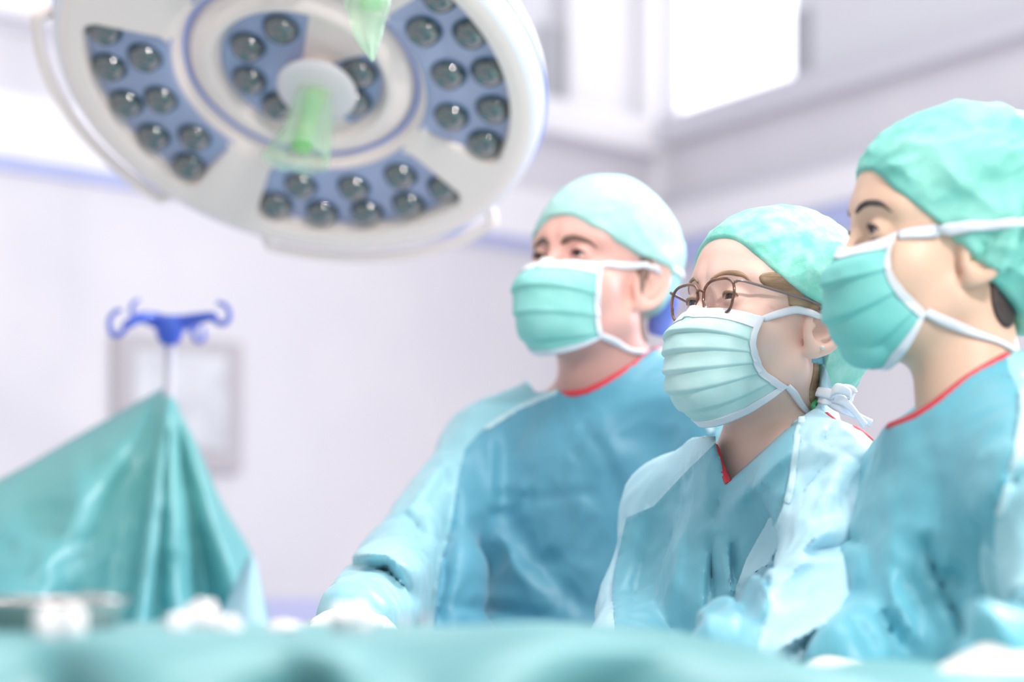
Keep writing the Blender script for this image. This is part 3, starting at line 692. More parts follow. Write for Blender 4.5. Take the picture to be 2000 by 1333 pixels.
def person(c):
    J = c['J']; O = arr(c['O']); s = c['s']; RH = frame(*c['rot']); J['T'] = frame(c['tyaw'], c.get('tpitch', 0), 0)
    wl = lambda P: O + s * (np.atleast_2d(P) @ RH.T)      # head-local -> world
    root = thing('person', c['label'], 'person', (float(J['NB'][0]), float(J['NB'][1]), 0), 'surgical team in teal gowns')
    hfn = lambda l: head_sdf(l, c)
    nk0 = wl((-.022, 0, -.055))[0]; nk1 = J['NB'] + arr((0, 0, -.03))
    fx = .0022 if not c.get('fine') else .0017
    hb = 0.135
    xs = axis(J['NB'][0] - .62, J['NB'][0] + .45, O[0] - hb, O[0] + hb, fx, .011)
    ys = axis(min(J['WL'][1], J['WR'][1]) - .10, J['NB'][1] + .4, O[1] - hb, O[1] + hb, fx, .011)
    zs = axis(-.02, O[2] + .17, O[2] - .145, O[2] + .165, fx, .011)
    gz = O[2] - .19
    legs = [arr((J['NB'][0] + q * .09 * J['T'][0, 1], J['NB'][1] + q * .09 * J['T'][1, 1], 0)) for q in (-1, 1)]
    ft = J['T'][:, 0]
    def bodyfn(X, Y, Z):
        p = (X, Y, Z)
        d = core((X + 0 * Y + 0 * Z, Y + 0 * X + 0 * Z, Z + 0 * X + 0 * Y), J, -c.get('inset', .022))
        d = smin(d, cap(p, nk0, nk1, c['neck'], c['neck'] * 1.12), .03)
        if 'scm' in c:
            d = smin(d, cap(p, wl((-.03, .055, -.045))[0], J['NB'] + c['scm'], .012, .010), .02)
        for lg in legs:
            d = smin(d, cap(p, (lg[0], lg[1], .85), (lg[0], lg[1], .09), .085, .045), .03)
            d = smin(d, cap(p, (lg[0], lg[1], .045), (lg[0] + .15 * ft[0], lg[1] + .15 * ft[1], .035), .045, .035), .03)
        x0, x1 = X.min(), X.max()
        if x1 > O[0] - hb - .05 and x0 < O[0] + hb + .05:
            iy = np.nonzero(np.abs(Y.ravel() - O[1]) < hb + .05)[0]; iz = np.nonzero(np.abs(Z.ravel() - O[2] - .01) < .2)[0]
            ya, yb, za, zb = iy[0], iy[-1] + 1, iz[0], iz[-1] + 1
            h_ = hfn(loc((X, Y[:, ya:yb], Z[:, :, za:zb]), RH, O, s)) * s
            d[:, ya:yb, za:zb] = smin(d[:, ya:yb, za:zb], h_, .022)
        return d
    V_, Fc = nets(bodyfn, xs, ys, zs, 16)
    body = mk('body', V_, Fc, c['skin'], root)
    bvh_b = BVHTree.FromPolygons([tuple(v) for v in V_], [tuple(int(i) for i in f) for f in Fc])
    lhead = lambda l: hfn(l)
    # eyes, lashes, brows
    for sd in (1, -1):
        ec = arr((EYE[0], EYE[1] * sd, EYE[2])); g_ = arr(c.get('gaze', (1, 0, 0.0))); g_ /= np.linalg.norm(g_)
        u_ = np.cross(g_, (0, 0, 1)); u_ /= np.linalg.norm(u_); w_ = np.cross(g_, u_); vs = []; ux = []; fs = []
        for i in range(19):
            ph = math.pi * i / 18
            for j in range(28):
                a = 2 * math.pi * j / 28; r_ = .0125 + (.0007 * math.exp(-(ph / .35) ** 2))
                vs.append(wl(ec + r_ * (math.cos(ph) * g_ + math.sin(ph) * (math.cos(a) * u_ + math.sin(a) * w_)))[0]); ux.append(min(1, ph / math.radians(60)))
        for i in range(18):
            for j in range(28): fs.append((i * 28 + j, i * 28 + (j + 1) % 28, (i + 1) * 28 + (j + 1) % 28, (i + 1) * 28 + j))
        recalc(mk('eye', vs, fs, 'eye', body, uvx=ux))
        pts = []
        op = c.get('open', .0042)
        for t in np.linspace(-1, 1, 15):
            yy = EYE[1] + .0128 * t; zz = EYE[2] - .0005 + (op + .0012) * math.sqrt(max(0, 1 - t * t)) * 1.0
            dz, dy = zz - EYE[2], yy - EYE[1]; xx = EYE[0] + math.sqrt(max(1e-6, .0151 ** 2 - dz * dz - dy * dy)); pts.append((xx, yy * sd, zz))
        mb = MB(); mb.tube(wl(np.array(pts)), [.0008 + .0013 * math.sin(math.pi * i / 14) for i in range(15)], 8); mb.build('eyelash', c['brow'], body)
        bp_ = spline([(.1, .012 * sd, .029 + c.get('bz', 0)), (.1, .030 * sd, .036 + c.get('bz', 0) * 1.3), (.085, .046 * sd, .035 + c.get('bz', 0)), (.075, .056 * sd, .027 + c.get('bz', 0))], 30)
        bp_, bn = push(bp_, lhead, -.0002)
        mb = MB(); ribbon(mb, wl(bp_), bn @ RH.T, s * np.interp(np.linspace(0, 1, 30), [0, .15, .6, 1], [.004, c.get('bw', .0085), .0065, .0012]), .0013); recalc(mb.build('eyebrow', c['brow'], body))
    bv_list = [bvh_b]
    bvof = lambda V_, Fc: BVHTree.FromPolygons([tuple(v) for v in V_], [tuple(int(i) for i in f) for f in Fc])
    # hair
    if c.get('hair'):
        def hairfn(X, Y, Z):
            l = loc((X + 0 * Y + 0 * Z, Y + 0 * X + 0 * Z, Z + 0 * X + 0 * Y), RH, O, s); q = (l[0], np.abs(l[1]), l[2]); reg = None
            for cc, rr in c['hair']:
                e_ = ell(q, cc, rr); reg = e_ if reg is None else smin(reg, e_, .006)
            hd = hfn(l); nk = cap((X, Y, Z), nk0, nk1, c['neck'], c['neck'] * 1.12) / s
            hd = smin(hd, nk, .02)
            return smax(hd - c.get('hairt', .003), reg, .003) * s
        hs_ = .003 if not c.get('fine') else .002; a_ = np.arange(-hb - .01, hb + .01, hs_)
        V_, Fc = nets(hairfn, O[0] + a_, O[1] + a_, O[2] + np.arange(-.2, .1, hs_))
        mk('hair', V_, Fc, c['hairm'], body); bv_list.append(bvof(V_, Fc))
    # cap
    ce = c['cap_edge']
    def capl(l):
        x, y, z = l; d = None
        for cc, rr in c['cap']:
            e_ = ell((x, np.abs(y), z), cc, rr); d = e_ if d is None else smin(d, e_, c.get('capk', .03))
        hd = hfn((x, y, z)); d = smin(d, hd - .004, .012)
        ze = np.interp(x, [q[0] for q in ce], [q[1] for q in ce])
        d = smax(d, (ze - z) * .8, .003); return d
    a_ = np.arange(-.19, .15, .0026 if not c.get('fine') else .0022)
    def capw(X, Y, Z): return capl(loc((X + 0 * Y + 0 * Z, Y + 0 * X + 0 * Z, Z + 0 * X + 0 * Y), RH, O, s)) * s
    V_, Fc = nets(capw, O[0] + a_, O[1] + a_, O[2] + np.arange(-.16, .2, a_[1] - a_[0]))
    Nn = normals(V_, Fc); L_ = (V_ - O) @ RH / s
    amp = np.zeros(len(V_)); cw = c['capw']
    for i, l_ in enumerate(L_):
        v = Vector(l_); zz = np.interp(l_[0], [q[0] for q in ce], [q[1] for q in ce]); k = min(1, max(0, (l_[2] - zz) / .02))
        w1 = noise.noise(Vector((v.x * 9, v.y * 14, (v.z + .6 * v.x) * 30))) ; w2 = abs(noise.noise(Vector((v.x * 30 + 5, v.y * 30, (v.z + .5 * v.x) * 55))))
        w3 = abs(noise.noise(Vector((v.x * 17 + 9, v.y * 17, (v.z - .3 * v.x) * 26))))
        amp[i] = k * (cw * .45 * w1 - cw * .5 * w2 - cw * .8 * w3 + cw * .45) + cw * .12 * w1
    V_ = V_ + Nn * amp[:, None]
    capo = mk('cap', V_, Fc, c['capm'], root); bv_list.append(bvof(V_, Fc))
    # hem of the cap
    a1_ = RH.T @ (nk0 - O) / s; a2_ = RH.T @ (nk1 - O) / s
    both = lambda l: smin(smin(smin(hfn(l), cap(l, a1_, a2_, c['neck'] / s, c['neck'] * 1.12 / s), .022), capl(l), .004), cap(l, RH.T @ (J['NB'] + arr((0, 0, -.08)) - O) / s, a1_, (c['neck'] + .0) / s, (c['neck']) / s), .004)
    # mask
    def maskpt(S_, v, extra):
        C_ = spline(c['mc'], 41); E_ = spline(c['me'], 41)
        cv = np.array([np.interp(v, np.linspace(0, 1, 41), C_[:, k]) for k in (0, 1)]).T; ev = np.array([np.interp(v, np.linspace(0, 1, 41), E_[:, k]) for k in range(3)]).T
        ph = S_ * math.pi / 2; k = np.abs(np.cos(ph)) ** c.get('mp', .95)
        x = ev[..., 0] * (1 - k) + cv[..., 0] * k; y = ev[..., 1] * np.sin(ph); z = ev[..., 2] * (1 - k) + cv[..., 1] * k
        npl = c.get('pleats', 4); tt = np.clip((v - .14) / .74, 0, 1) * npl; fr = tt - np.floor(tt)
        pl = np.where((v > .14) & (v < .88), np.where(fr < .9, fr / .9, (1 - fr) / .1), 0) * c.get('pa', .005) * (.35 + .65 * np.abs(np.cos(ph)))
        off = pl + extra
        nrm = np.stack([np.cos(ph) + .15, np.sin(ph), .0 * ph + .15 - .5 * np.clip(v - .6, 0, 1)], -1)
        return np.stack([x, y, z], -1) + nrm * off[..., None]
    def maskgrid(s0_, s1_, v0, v1, ns, nv, extra, th, name, m, parent):
        S_, V2 = np.meshgrid(np.linspace(s0_, s1_, ns), np.linspace(v0, v1, nv)); G = maskpt(S_.ravel(), V2.ravel(), np.full(S_.size, extra))
        l = tuple(G[:, k] for k in range(3)); d = hfn(l); lo = .0035 + extra
        bad = d < lo
        if bad.any():
            Q, _ = push(G[bad], hfn, lo); G[bad] = Q
        # fine crumple
        for i in range(len(G)):
            G[i] += (G[i] - arr((.03, 0, -.05))) * .012 * noise.noise(Vector((G[i][0] * 40, G[i][1] * 40, G[i][2] * 60 + c['s'] * 9)))
        Wd = wl(G).reshape(nv, ns, 3); mb = MB(); mb.grid(Wd, .0008); o = recalc(mb.build(name, m, parent)); return o
    mo = maskgrid(-1, 1, 0, 1, 70, 150, 0, .001, 'face_mask', c['maskm'], root)
    maskgrid(-1, 1, -.0, .13, 70, 24, .0012, .001, 'top_border', 'white_cloth', mo)
    maskgrid(-1, 1, .95, 1.0, 70, 10, .0012, .001, 'bottom_border', 'white_cloth', mo)
    for sd in (1, -1): maskgrid(sd * c.get('sb', .92), sd * 1.0, 0, 1, 10, 150, .0016, .001, 'side_border', 'white_cloth', mo)
    for si_, (path, w_) in enumerate(c['straps']):
        for sd in ((1, -1) if si_ == 0 else (1,)):
            P = spline([(a, b * sd, z) for a, b, z in path], 70); Q, N_ = push(P, both, .002, 45)
            P = np.where((np.arange(70) < 3)[:, None], P, Q)
            for _ in range(6): P[1:-1] = (P[:-2] + 2 * P[1:-1] + P[2:]) / 4
            Pw = wl(P); Nw = N_ @ RH.T; lift = np.zeros(70)
            for i in range(2, 70):
                for bv in bv_list:
                    h_ = bv.ray_cast(Vector(Pw[i] + Nw[i] * c.get('lift', .010)), Vector(-Nw[i]), c.get('lift', .010) + .004)
                    if h_[0] is not None: lift[i] = max(lift[i], (arr(h_[0]) - Pw[i]) @ Nw[i])
            lift = np.array([lift[max(0, i - 3):i + 4].max() for i in range(70)]); lift[:2] = 0
            for _ in range(3): lift[1:-1] = (lift[:-2] + 2 * lift[1:-1] + lift[2:]) / 4
            Pw = Pw + Nw * (lift + .0008)[:, None]
            mb = MB(); ribbon(mb, Pw, Nw, w_ * (1 + .2 * np.sin(np.linspace(0, 9, 70))), .0012); recalc(mb.build('strap', 'white_cloth', mo))
    # gown
    Y0 = c['Y0']; px2 = lambda X, Z: (1000 + F * X / Y0, 1100 - F * (Z - CZ) / Y0)
    hole = np.array(c['hole'], float)
    def gownfn(X, Y, Z):
        U, V2 = px2(X, Z); U = U + 0 * Z; V2 = V2 + 0 * X
        p = (X + 0 * Y + 0 * Z, Y + 0 * X + 0 * Z, Z + 0 * X + 0 * Y)
        d = core(p, J, .004)
        for a, b, ra, rb in c.get('blobs', ()): d = smin(d, cap(p, a, b, ra, rb), .05)
        d = smin(d, cap(p, J['NB'] + arr((0, 0, -.08)), J['NB'] + (nk0 - J['NB']) * 1.0, c['neck'] + .035, c['neck'] + .012), .03)
        cr = 0
        for P, w_, a_ in c['creases']:
            dd, tw = pline(U[:, 0, :], V2[:, 0, :], P); cr = cr + a_ * tw * 1.25 * np.exp(-(dd / w_) ** 1.4)
        d = d - np.asarray(cr)[:, None, :]
        d = d + .0 
        hp = poly2(U[:, 0, :], V2[:, 0, :], hole) / F * Y0
        d = smax(d, -hp[:, None, :], .004)
        return d
    st_ = c.get('gres', .0062)
    V_, Fc = nets(gownfn, np.arange(J['NB'][0] - .6, J['NB'][0] + .42, st_), np.arange(min(J['WL'][1], J['WR'][1]) - .08, J['NB'][1] + .36, st_), np.concatenate([np.arange(.3, .9, .03), np.arange(.9, O[2] + .05, st_)]), 20)
    Nn = normals(V_, Fc); U, V2 = px2(V_[:, 0], V_[:, 2])
    hp = poly2(U, V2, hole); amp = np.zeros(len(V_)); sd_ = c['s'] * 10
    for i in range(len(V_)):
        v = V_[i]; 
        if v[2] < .95: continue
        n1 = noise.noise(Vector((v[0] * 7 + sd_, v[1] * 7, v[2] * 4))); n2 = noise.noise(Vector((v[0] * 17 + 3 * n1, v[1] * 17, v[2] * 13 + sd_))); n3 = abs(noise.noise(Vector((v[0] * 30 + 2 * n1, v[1] * 30, v[2] * 26))))
        amp[i] = .005 * n1 + .0035 * n2 - .004 * n3 + .001
    amp *= np.clip(hp / 30, 0, 1) * c.get('wr', 1)
    V_ = V_ + Nn * amp[:, None]
    for P in c['sleeves']:                       # slide vertices onto the seam so that it is smooth
        U, V2 = px2(V_[:, 0], V_[:, 2]); d0 = poly2(U, V2, P); gu = poly2(U + .5, V2, P) - d0; gv = poly2(U, V2 + .5, P) - d0
        near = np.abs(d0) < .62 * st_ * F / Y0; gl2 = gu * gu + gv * gv + 1e-9
        V_[near, 0] -= (d0 * gu * .5 / gl2)[near] * Y0 / F; V_[near, 2] += (d0 * gv * .5 / gl2)[near] * Y0 / F
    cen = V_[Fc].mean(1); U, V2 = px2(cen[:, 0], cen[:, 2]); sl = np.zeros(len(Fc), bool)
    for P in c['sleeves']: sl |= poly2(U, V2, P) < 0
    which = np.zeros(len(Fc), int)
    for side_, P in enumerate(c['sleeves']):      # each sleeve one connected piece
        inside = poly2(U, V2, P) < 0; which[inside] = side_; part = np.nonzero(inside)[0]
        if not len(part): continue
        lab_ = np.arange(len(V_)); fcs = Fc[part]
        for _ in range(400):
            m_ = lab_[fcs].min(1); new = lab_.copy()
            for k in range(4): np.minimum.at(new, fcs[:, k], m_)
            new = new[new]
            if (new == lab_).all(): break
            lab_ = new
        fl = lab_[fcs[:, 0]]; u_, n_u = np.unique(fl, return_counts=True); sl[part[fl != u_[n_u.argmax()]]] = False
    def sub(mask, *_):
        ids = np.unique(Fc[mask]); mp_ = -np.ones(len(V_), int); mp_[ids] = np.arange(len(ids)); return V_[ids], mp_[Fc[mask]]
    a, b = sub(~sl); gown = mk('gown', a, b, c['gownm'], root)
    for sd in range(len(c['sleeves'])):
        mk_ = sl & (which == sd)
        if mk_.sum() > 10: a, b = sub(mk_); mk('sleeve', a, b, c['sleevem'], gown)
    bvh = BVHTree.FromPolygons([tuple(v) for v in V_], [tuple(int(i) for i in f) for f in Fc])
    for nm, path, w_, m_, off in c['ribbons']: surf_ribbon(nm, bvh, path, w_, .0015, m_, gown, off, Y0)
    # hands
    for wv, ev, sd in ((J['WL'], J['EL'], -1), (J['WR'], J['ER'], 1)):
        make_hand(wv, (wv - ev), arr((0, -.1, 1)), sd, 'glove', root, s * .95)
    return dict(root=root, body=body, cap=capo, mask=mo, gown=gown, wl=wl, RH=RH, bvh=bvh, hfn=hfn, both=both)
def normals(V_, Fc):
    n = np.cross(V_[Fc[:, 2]] - V_[Fc[:, 0]], V_[Fc[:, 3]] - V_[Fc[:, 1]]); N_ = np.zeros_like(V_)
    for k in range(4): np.add.at(N_, Fc[:, k], n)
    return N_ / (np.linalg.norm(N_, axis=1, keepdims=True) + 1e-12)

MC = [(.108, -.002), (.131, -.034), (.127, -.066), (.114, -.100), (.072, -.129)]
ME = [(.050, .062, -.012), (.034, .066, -.035), (.028, .066, -.06), (.026, .062, -.082), (.030, .055, -.104)]
STR = [([(.050, .062, -.014), (.03, .076, 0), (-.005, .085, .022), (-.05, .085, .035), (-.10, .05, .045), (-.13, .0, .05)], .009),
       ([(.030, .055, -.102), (.0, .068, -.095), (-.04, .06, -.09), (-.08, .03, -.085), (-.1, 0, -.08)], .008)]
man = dict(label='man in a pale mint skull cap and surgical mask, leftmost of the three, looking left', O=(.1176, 2.80, 1.592), rot=(50, 12, -2), s=1.03, tyaw=52, neck=.062, Y0=2.70, skin='skin_man', brow='hair_brown', hairm='hair_brown', capm='cap_man', maskm='mask_man', gownm='gown_man', sleevem='sleeve_man',
    lift=.02, open=.0036, bz=-.006, bw=.010, capw=.004, gaze=(1, -.1, -.02), w=1.2,
    J=dict(NB=W(1190, 745, 2.84), SR=W(965, 885, 2.92), SL=W(1420, 850, 2.70), ER=W(795, 1125, 2.68), EL=W(1420, 1300, 2.55), WR=W(690, 1210, 2.25), WL=W(1180, 1400, 2.35), rs=.068, re=.064, belly=.07),
    hair=[((-.002, .072, .012), (.010, .02, .036)), ((-.055, .05, -.02), (.03, .03, .05))], hairt=.0022,
    cap=[((-.016, 0, .055), (.108, .088, .100)), ((-.060, 0, .050), (.070, .074, .085))], cap_edge=[(-.14, -.045), (-.06, .0), (-.03, .028), (0, .032), (.013, .031), (.056, .038), (.085, .051), (.095, .064), (.12, .068)],
    mc=[(.105, -.003), (.128, -.030), (.127, -.062), (.114, -.098), (.078, -.124)], me=[(.068, .060, .002), (.070, .0645, -.030), (.061, .061, -.055), (.046, .057, -.078), (.035, .054, -.088)],
    straps=[([(.068, .060, .001), (.03, .070, .012), (-.022, .086, .028), (-.06, .08, .036), (-.10, .05, .042), (-.13, 0, .045)], .009), ([(.036, .054, -.086), (.01, .062, -.090), (-.02, .062, -.090), (-.05, .055, -.085), (-.09, .03, -.08)], .009)], pleats=3, pa=.004,
    hole=[(1000, 560), (1045, 750), (1093, 752), (1102, 757), (1140, 757), (1185, 738), (1245, 700), (1303, 655), (1330, 560)],
    sleeves=[[(400, 600), (1092, 600), (1092, 762), (1000, 790), (940, 828), (905, 870), (893, 930), (884, 1010), (866, 1100), (852, 1240), (852, 1600), (400, 1600)], [(1300, 640), (1318, 700), (1345, 765), (1385, 850), (1420, 1600), (1900, 1600), (1900, 600), (1300, 600)]],
    blobs=[(W(870, 1130, 2.66), W(860, 1420, 2.62), .055, .085)],
    creases=[([(885, 950), (872, 1080), (858, 1230)], 16, -.022), ([(1110, 775), (1190, 900), (1215, 1000), (1215, 1120)], 34, -.010), ([(1150, 800), (1235, 960)], 26, .008), ([(985, 985), (1040, 1090), (1110, 1160), (1190, 1215)], 26, -.010), ([(960, 1010), (1010, 1110), (1080, 1180)], 24, .009),
             ([(955, 830), (965, 1000)], 16, .008), ([(920, 960), (1050, 972), (1180, 962)], 12, -.004), ([(1020, 925), (1010, 985)], 10, .006), ([(1060, 1085), (1110, 1110)], 30, -.008),
             ([(700, 1105), (780, 1112), (840, 1175)], 14, -.016), ([(705, 1085), (790, 1085), (855, 1130)], 18, .010), ([(790, 1000), (830, 1050), (870, 1060)], 12, -.012), ([(860, 900), (870, 960)], 10, -.010), ([(870, 890), (830, 960), (790, 1010)], 14, .010), ([(720, 1180), (790, 1215)], 14, -.012), ([(880, 1180), (1100, 1210)], 14, -.008)],
    ribbons=[('collar_trim', [(1093, 740), (1108, 757), (1140, 757), (1185, 739), (1245, 701), (1300, 658)], .0105, 'red', .0), ('seam', [(1302, 662), (1318, 705), (1345, 770), (1380, 850)], .011, 'seam', .0), ('seam', [(1090, 752), (1010, 782), (945, 822)], .010, 'seam', .0)])
mid = dict(label='woman in glasses, mint bouffant cap and mask, in the middle of the three, looking left', O=(.294, 2.29, 1.470), rot=(33, 10, 0), s=1.0, tyaw=28, neck=.050, Y0=2.20, skin='skin_mid', brow='hair_fair', hairm='hair_fair', capm='cap_mid', maskm='mask_mid', gownm='gown_mid', sleevem='sleeve_mid', fine=True, inset=.02,
    nose=.004, open=.0034, bz=.001, bw=.004, capw=.007, cheek=1.06, gres=.005,
    grooves=[((.066, .052, .010), (.050, .068, .016), .0018, .0012), ((.066, .052, .006), (.048, .068, .002), .0018, .0012), ((.066, .050, .002), (.050, .066, -.008), .0018, .0011), ((.078, .028, -.002), (.066, .048, -.003), .002, .0013)],
    J=dict(NB=W(1505, 860, 2.32), SR=W(1318, 1000, 2.45), SL=W(1612, 945, 2.15), ER=W(1262, 1200, 2.42), EL=W(1655, 1175, 2.02), WR=W(1200, 1360, 2.15), WL=W(1405, 1310, 1.86), rs=.056, re=.050, w=.86, belly=.0),
    hair=[((.040, .068, .034), (.034, .02, .011)), ((.014, .075, .020), (.020, .02, .014)), ((-.045, .05, -.035), (.018, .035, .05))], hairt=.0022,
    cap=[((-.026, 0, .050), (.108, .086, .094)), ((-.075, 0, -.005), (.058, .06, .088))], capk=.04, cap_edge=[(-.16, -.16), (-.08, -.12), (-.055, -.10), (-.045, -.03), (-.03, .0), (-.005, .019), (.014, .025), (.037, .034), (.063, .049), (.076, .062), (.087, .079), (.092, .084), (.12, .09)],
    mc=[(.103, -.004), (.122, -.030), (.121, -.068), (.110, -.106), (.062, -.130)], me=[(.063, .067, -.012), (.068, .064, -.037), (.058, .061, -.054), (.042, .059, -.067), (.012, .063, -.076)], straps=[([(.063, .067, -.012), (.023, .074, .008), (-.005, .082, .006), (-.05, .085, .005), (-.10, .05, .012), (-.14, .0, .015)], .008), ([(.012, .063, -.076), (-.02, .060, -.090), (-.05, .052, -.098), (-.085, .03, -.1), (-.11, 0, -.098)], .008)], pleats=5, pa=.0045,
    blobs=[(W(1470, 1262, 1.98), W(1680, 1262, 2.0), .055, .065)],
    hole=[(1340, 700), (1372, 830), (1409, 842), (1418, 885), (1431, 940), (1470, 905), (1520, 855), (1560, 820), (1612, 786), (1625, 700)],
    sleeves=[[(900, 700), (1408, 700), (1412, 856), (1372, 898), (1335, 940), (1300, 980), (1245, 1003), (1232, 1060), (1215, 1130), (1200, 1240), (1190, 1600), (900, 1600)], [(1600, 700), (1562, 812), (1535, 865), (1518, 950), (1492, 1030), (1458, 1095), (1430, 1170), (1395, 1255), (1395, 1600), (2100, 1600), (2100, 700)]],
    creases=[([(1405, 1040), (1400, 1130), (1392, 1230)], 12, -.015), ([(1420, 1050), (1425, 1140), (1420, 1200)], 8, .012), ([(1440, 1050), (1432, 1150)], 9, -.012), ([(1300, 1000), (1270, 1120), (1235, 1230)], 16, -.007), ([(1345, 980), (1330, 1120), (1320, 1230)], 18, .010), ([(1370, 960), (1310, 1090)], 10, -.006),
             ([(1430, 945), (1405, 1030)], 14, -.008), ([(1540, 870), (1480, 930), (1425, 1010)], 14, .009), ([(1600, 905), (1550, 960), (1515, 1010)], 14, -.010), ([(1620, 905), (1560, 990), (1510, 1050)], 16, .010),
             ([(1500, 1090), (1580, 1075), (1640, 1062)], 12, -.012), ([(1470, 1110), (1540, 1050), (1600, 1030)], 12, .012), ([(1440, 1140), (1500, 1100), (1600, 1085)], 12, .010), ([(1430, 1245), (1520, 1205), (1600, 1175)], 8, .014), ([(1440, 1262), (1540, 1235), (1620, 1215)], 18, -.014), ([(1450, 1160), (1560, 1150)], 14, -.006), ([(1700, 900), (1650, 960)], 14, -.006), ([(1610, 830), (1580, 880), (1600, 900)], 8, -.006)],
    ribbons=[('collar_trim', [(1412, 838), (1413, 860), (1420, 888), (1431, 936)], .009, 'red', .0), ('collar_trim', [(1622, 800), (1650, 835), (1700, 885)], .007, 'red', .0), ('seam', [(1560, 815), (1535, 862), (1519, 945), (1510, 985)], .009, 'seam', .0)])
right = dict(label='dark-haired woman in a mint bouffant cap and mask, rightmost and nearest of the three', O=(.429, 1.98, 1.508), rot=(7.5, 4, -3), s=.97, tyaw=20, neck=.050, Y0=1.86, skin='skin_right', brow='hair_dark', hairm='hair_dark', capm='cap_right', maskm='mask_right', gownm='gown_right', sleevem='sleeve_right', inset=.032,
    lift=.045, nose=.007, open=.0040, bz=.002, bw=.0065, capw=.011,
    J=dict(NB=W(1905, 800, 1.97), SR=W(1800, 960, 2.10), SL=W(2060, 950, 1.80), ER=W(1760, 1200, 2.05), EL=W(2110, 1230, 1.72), WR=W(1660, 1300, 1.85), WL=W(1975, 1300, 1.52), rs=.060, re=.052, w=.93, belly=.02),
    hair=[((-.055, .05, -.030), (.022, .04, .045)), ((-.03, .06, .02), (.02, .03, .02))], hairt=.005,
    cap=[((-.028, 0, .050), (.114, .090, .102)), ((-.085, 0, .015), (.075, .075, .090))], capk=.04, cap_edge=[(-.2, -.11), (-.10, -.09), (-.06, -.05), (-.03, -.03), (-.01, -.016), (.016, .007), (.035, .021), (.054, .035), (.074, .049), (.09, .073), (.12, .082)],
    mc=[(.102, -.006), (.117, -.028), (.116, -.064), (.102, -.100), (.050, -.124)], me=[(.067, .057, .007), (.074, .060, -.017), (.069, .063, -.037), (.049, .061, -.055), (.034, .063, -.068)],
    straps=[([(.067, .057, .006), (.03, .075, .012), (-.005, .092, .018), (-.06, .100, .024), (-.12, .085, .028), (-.18, .0, .03)], .011), ([(.034, .063, -.068), (.0, .064, -.080), (-.04, .058, -.090), (-.08, .03, -.108), (-.11, 0, -.11)], .009)], pleats=3, pa=.005,
    hole=[(1740, 790), (1762, 812), (1805, 802), (1850, 775), (1915, 722), (1995, 680), (2080, 650), (2080, 520), (1740, 520)],
    sleeves=[[(2000, 600), (1985, 760), (1950, 830), (1915, 920), (1895, 1010), (1898, 1130), (1912, 1220), (1850, 1290), (1850, 1700), (2700, 1700), (2700, 600)]],
    creases=[([(1815, 1040), (1835, 1120), (1865, 1200), (1895, 1280)], 15, -.030), ([(1840, 1110), (1865, 1130), (1880, 1155)], 14, -.018), ([(1800, 1050), (1795, 1150), (1830, 1250)], 20, -.009), ([(1830, 1030), (1840, 1120), (1880, 1230)], 14, .012), ([(1760, 1040), (1740, 1150), (1790, 1270)], 20, .010), ([(1700, 1060), (1690, 1150)], 18, .008), ([(1680, 1020), (1730, 1070)], 14, -.007), ([(1660, 1200), (1700, 1280)], 16, -.012), ([(1720, 1190), (1760, 1280)], 14, -.010), ([(1930, 870), (1890, 960), (1870, 1020)], 18, .012), ([(1950, 930), (1910, 960)], 12, -.012), ([(1955, 1150), (1990, 1100)], 20, -.016), ([(1925, 880), (1955, 1040)], 14, .010)],
    ribbons=[('collar_trim', [(1760, 806), (1775, 812), (1806, 803), (1850, 776), (1915, 723), (2000, 678)], .010, 'red', .0), ('seam', [(1988, 760), (1952, 830), (1917, 920), (1897, 1010)], .009, 'seam', .0)])
for c in (man, mid, right): c['J'].setdefault('w', c.get('w', 1))
pm = person(man); pw = person(mid); pr = person(right)
# ------------------------------------------------------------------ glasses, earring, knots
wl = pw['wl']; RH = pw['RH']
gl_ = thing('eyeglasses', 'dark tortoiseshell glasses worn by the middle woman', 'glasses', tuple(wl((.11, 0, .01))[0]))
def lensloop(sd, k=1.0, n=48):
    P = []
    for i in range(n):
        a = 2 * math.pi * i / n; ca, sa = math.cos(a), math.sin(a); e_ = 2 / 2.9
        y = .0255 * k * math.copysign(abs(ca) ** e_, ca); z = .0205 * k * math.copysign(abs(sa) ** e_, sa)
        if sa < 0: y *= .93
        yy = .0305 + y; P.append((.1015 - .055 * yy - .0 + .09 * z, yy * sd, .008 + z))
    return np.array(P)
mb = MB(); 
for sd in (1, -1): mb.tube(list(wl(lensloop(sd))), .0018, 8, closed=True)
br = spline([(.1025, .0062, .016), (.1045, .003, .018), (.1045, -.003, .018), (.1025, -.0062, .016)], 12)
mb.tube(list(wl(br)), .0018, 8); mb.build('frame', 'glasses', gl_)
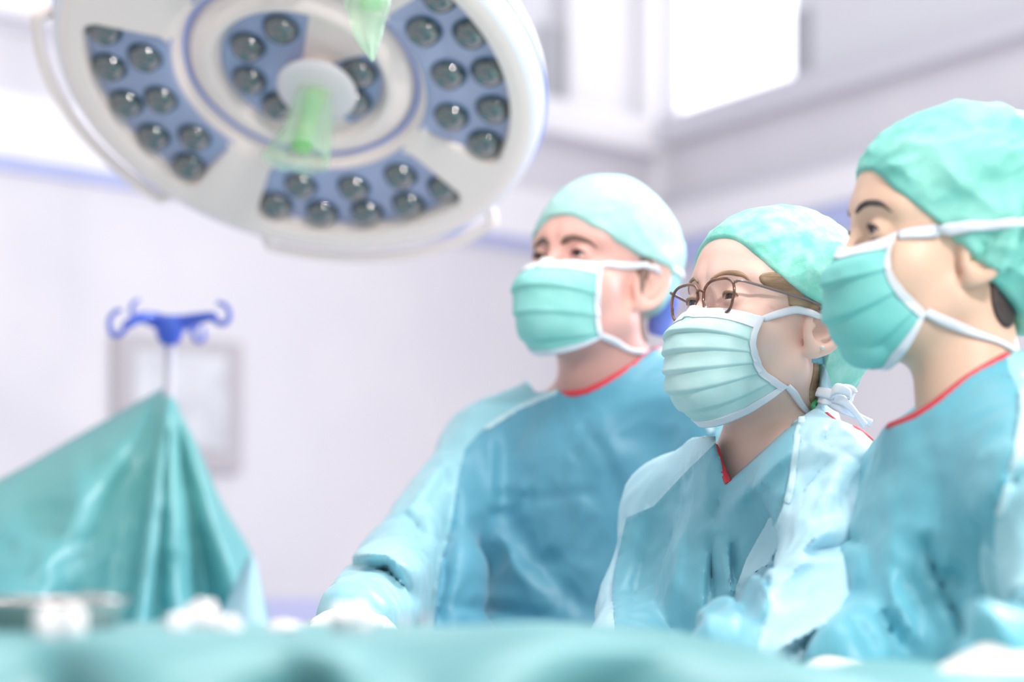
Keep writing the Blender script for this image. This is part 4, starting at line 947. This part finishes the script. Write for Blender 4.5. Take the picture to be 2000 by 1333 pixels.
for sd in (1, -1):
    L_ = wl(lensloop(sd, .97)); c_ = L_.mean(0); nn = RH[:, 0] * .0006; n = len(L_)
    vs = [c_ + nn] + [p + nn for p in L_] + [c_ - nn] + [p - nn for p in L_]
    fs = [(0, 1 + i, 1 + (i + 1) % n) for i in range(n)] + [(n + 1, n + 2 + (i + 1) % n, n + 2 + i) for i in range(n)] + [(1 + i, n + 2 + i, n + 2 + (i + 1) % n, 1 + (i + 1) % n) for i in range(n)]
    recalc(mk('lens', vs, fs, 'glass', gl_, False))
    P = spline([(.1005, .0555 * sd, .022), (.094, .0640 * sd, .024), (.05, .0745 * sd, .022), (.0, .0800 * sd, .022), (-.02, .0800 * sd, .020), (-.03, .0790 * sd, .006)], 40)
    Q, _ = push(P[14:], pw['both'], .0015, 8); P[14:] = np.where((pw['both'](tuple(P[14:].T)) < .0015)[:, None], Q, P[14:])
    mb = MB(); mb.tube(list(wl(P)), .0012, 8, 1.4); mb.build('temple', 'glasses_metal', gl_)
    P = spline([(.101, .0085 * sd, .006), (.100, .0105 * sd, .001), (.099, .0105 * sd, -.004)], 10)
    mb = MB(); mb.tube(list(wl(P)), [.0006] * 6 + [.0015, .0025, .0025, .001], 8); mb.build('nose_pad', 'pearl', gl_)
eq, _ = push(np.array([[-.010, .088, -.029]]), pw['hfn'], .0012, 30); er = wl(eq)[0]
ear_ = thing('earring', 'small pearl stud earring in the lobe of the middle woman', 'earring', tuple(er))
mb = MB(); mb.lathe([(0, -.0028), (.002, -.002), (.0028, 0), (.002, .002), (0, .0028)], er, RH[:, 1], 16); recalc(mb.build('pearl', 'pearl', ear_))
mb = MB(); mb.tube([er + RH[:, 2] * -.003 + RH[:, 1] * -.002, er + RH[:, 2] * -.007 + RH[:, 1] * -.002], .0008, 8); mb.build('clasp', 'gold', ear_)
# bow of the mask ties behind the neck
def bow(paths, par, w=.008):
    for P in paths:
        P = spline(P, 30); T = np.gradient(P, axis=0); N_ = np.cross(T, arr((.3, .2, 1))); N_ /= np.linalg.norm(N_, axis=1, keepdims=True)
        mb = MB(); ribbon(mb, P, N_, w * (1 + .25 * np.sin(np.linspace(0, 6, 30))), .0012); recalc(mb.build('tie', 'white_cloth', par))
mb = MB(); mb.tube(spline([W(1596, 784, 2.27), W(1588, 792, 2.255), W(1592, 800, 2.25)], 10), .003, 8); mb.build('scrub_cord', 'green', pw['root'])
mb = MB(); mb.tube(spline([W(1300, 560, 2.84), W(1303, 590, 2.845), W(1292, 622, 2.85), W(1282, 655, 2.85)], 14), [.004, .012, .016, .018, .018, .018, .018, .018, .018, .018, .018, .018, .016, .012], 16, .6); mb.build('nape_strip', 'nape_blue', pm['cap'])  # blue strip behind the man's ear, running down to the collar
Yb = 2.235
bow([[W(1595, 765, Yb), W(1625, 770, Yb - .01), W(1650, 762, Yb), W(1668, 768, Yb + .01), W(1655, 785, Yb), W(1615, 785, Yb - .01), W(1600, 778, Yb)],
     [W(1610, 775, Yb), W(1640, 795, Yb - .012), W(1670, 810, Yb), W(1702, 828, Yb + .01)],
     [W(1608, 778, Yb), W(1640, 780, Yb - .012), W(1665, 800, Yb - .01), W(1690, 832, Yb)],
     [W(1612, 780, Yb), W(1635, 760, Yb - .015), W(1660, 772, Yb - .01), W(1640, 800, Yb)]], pw['mask'], .011)
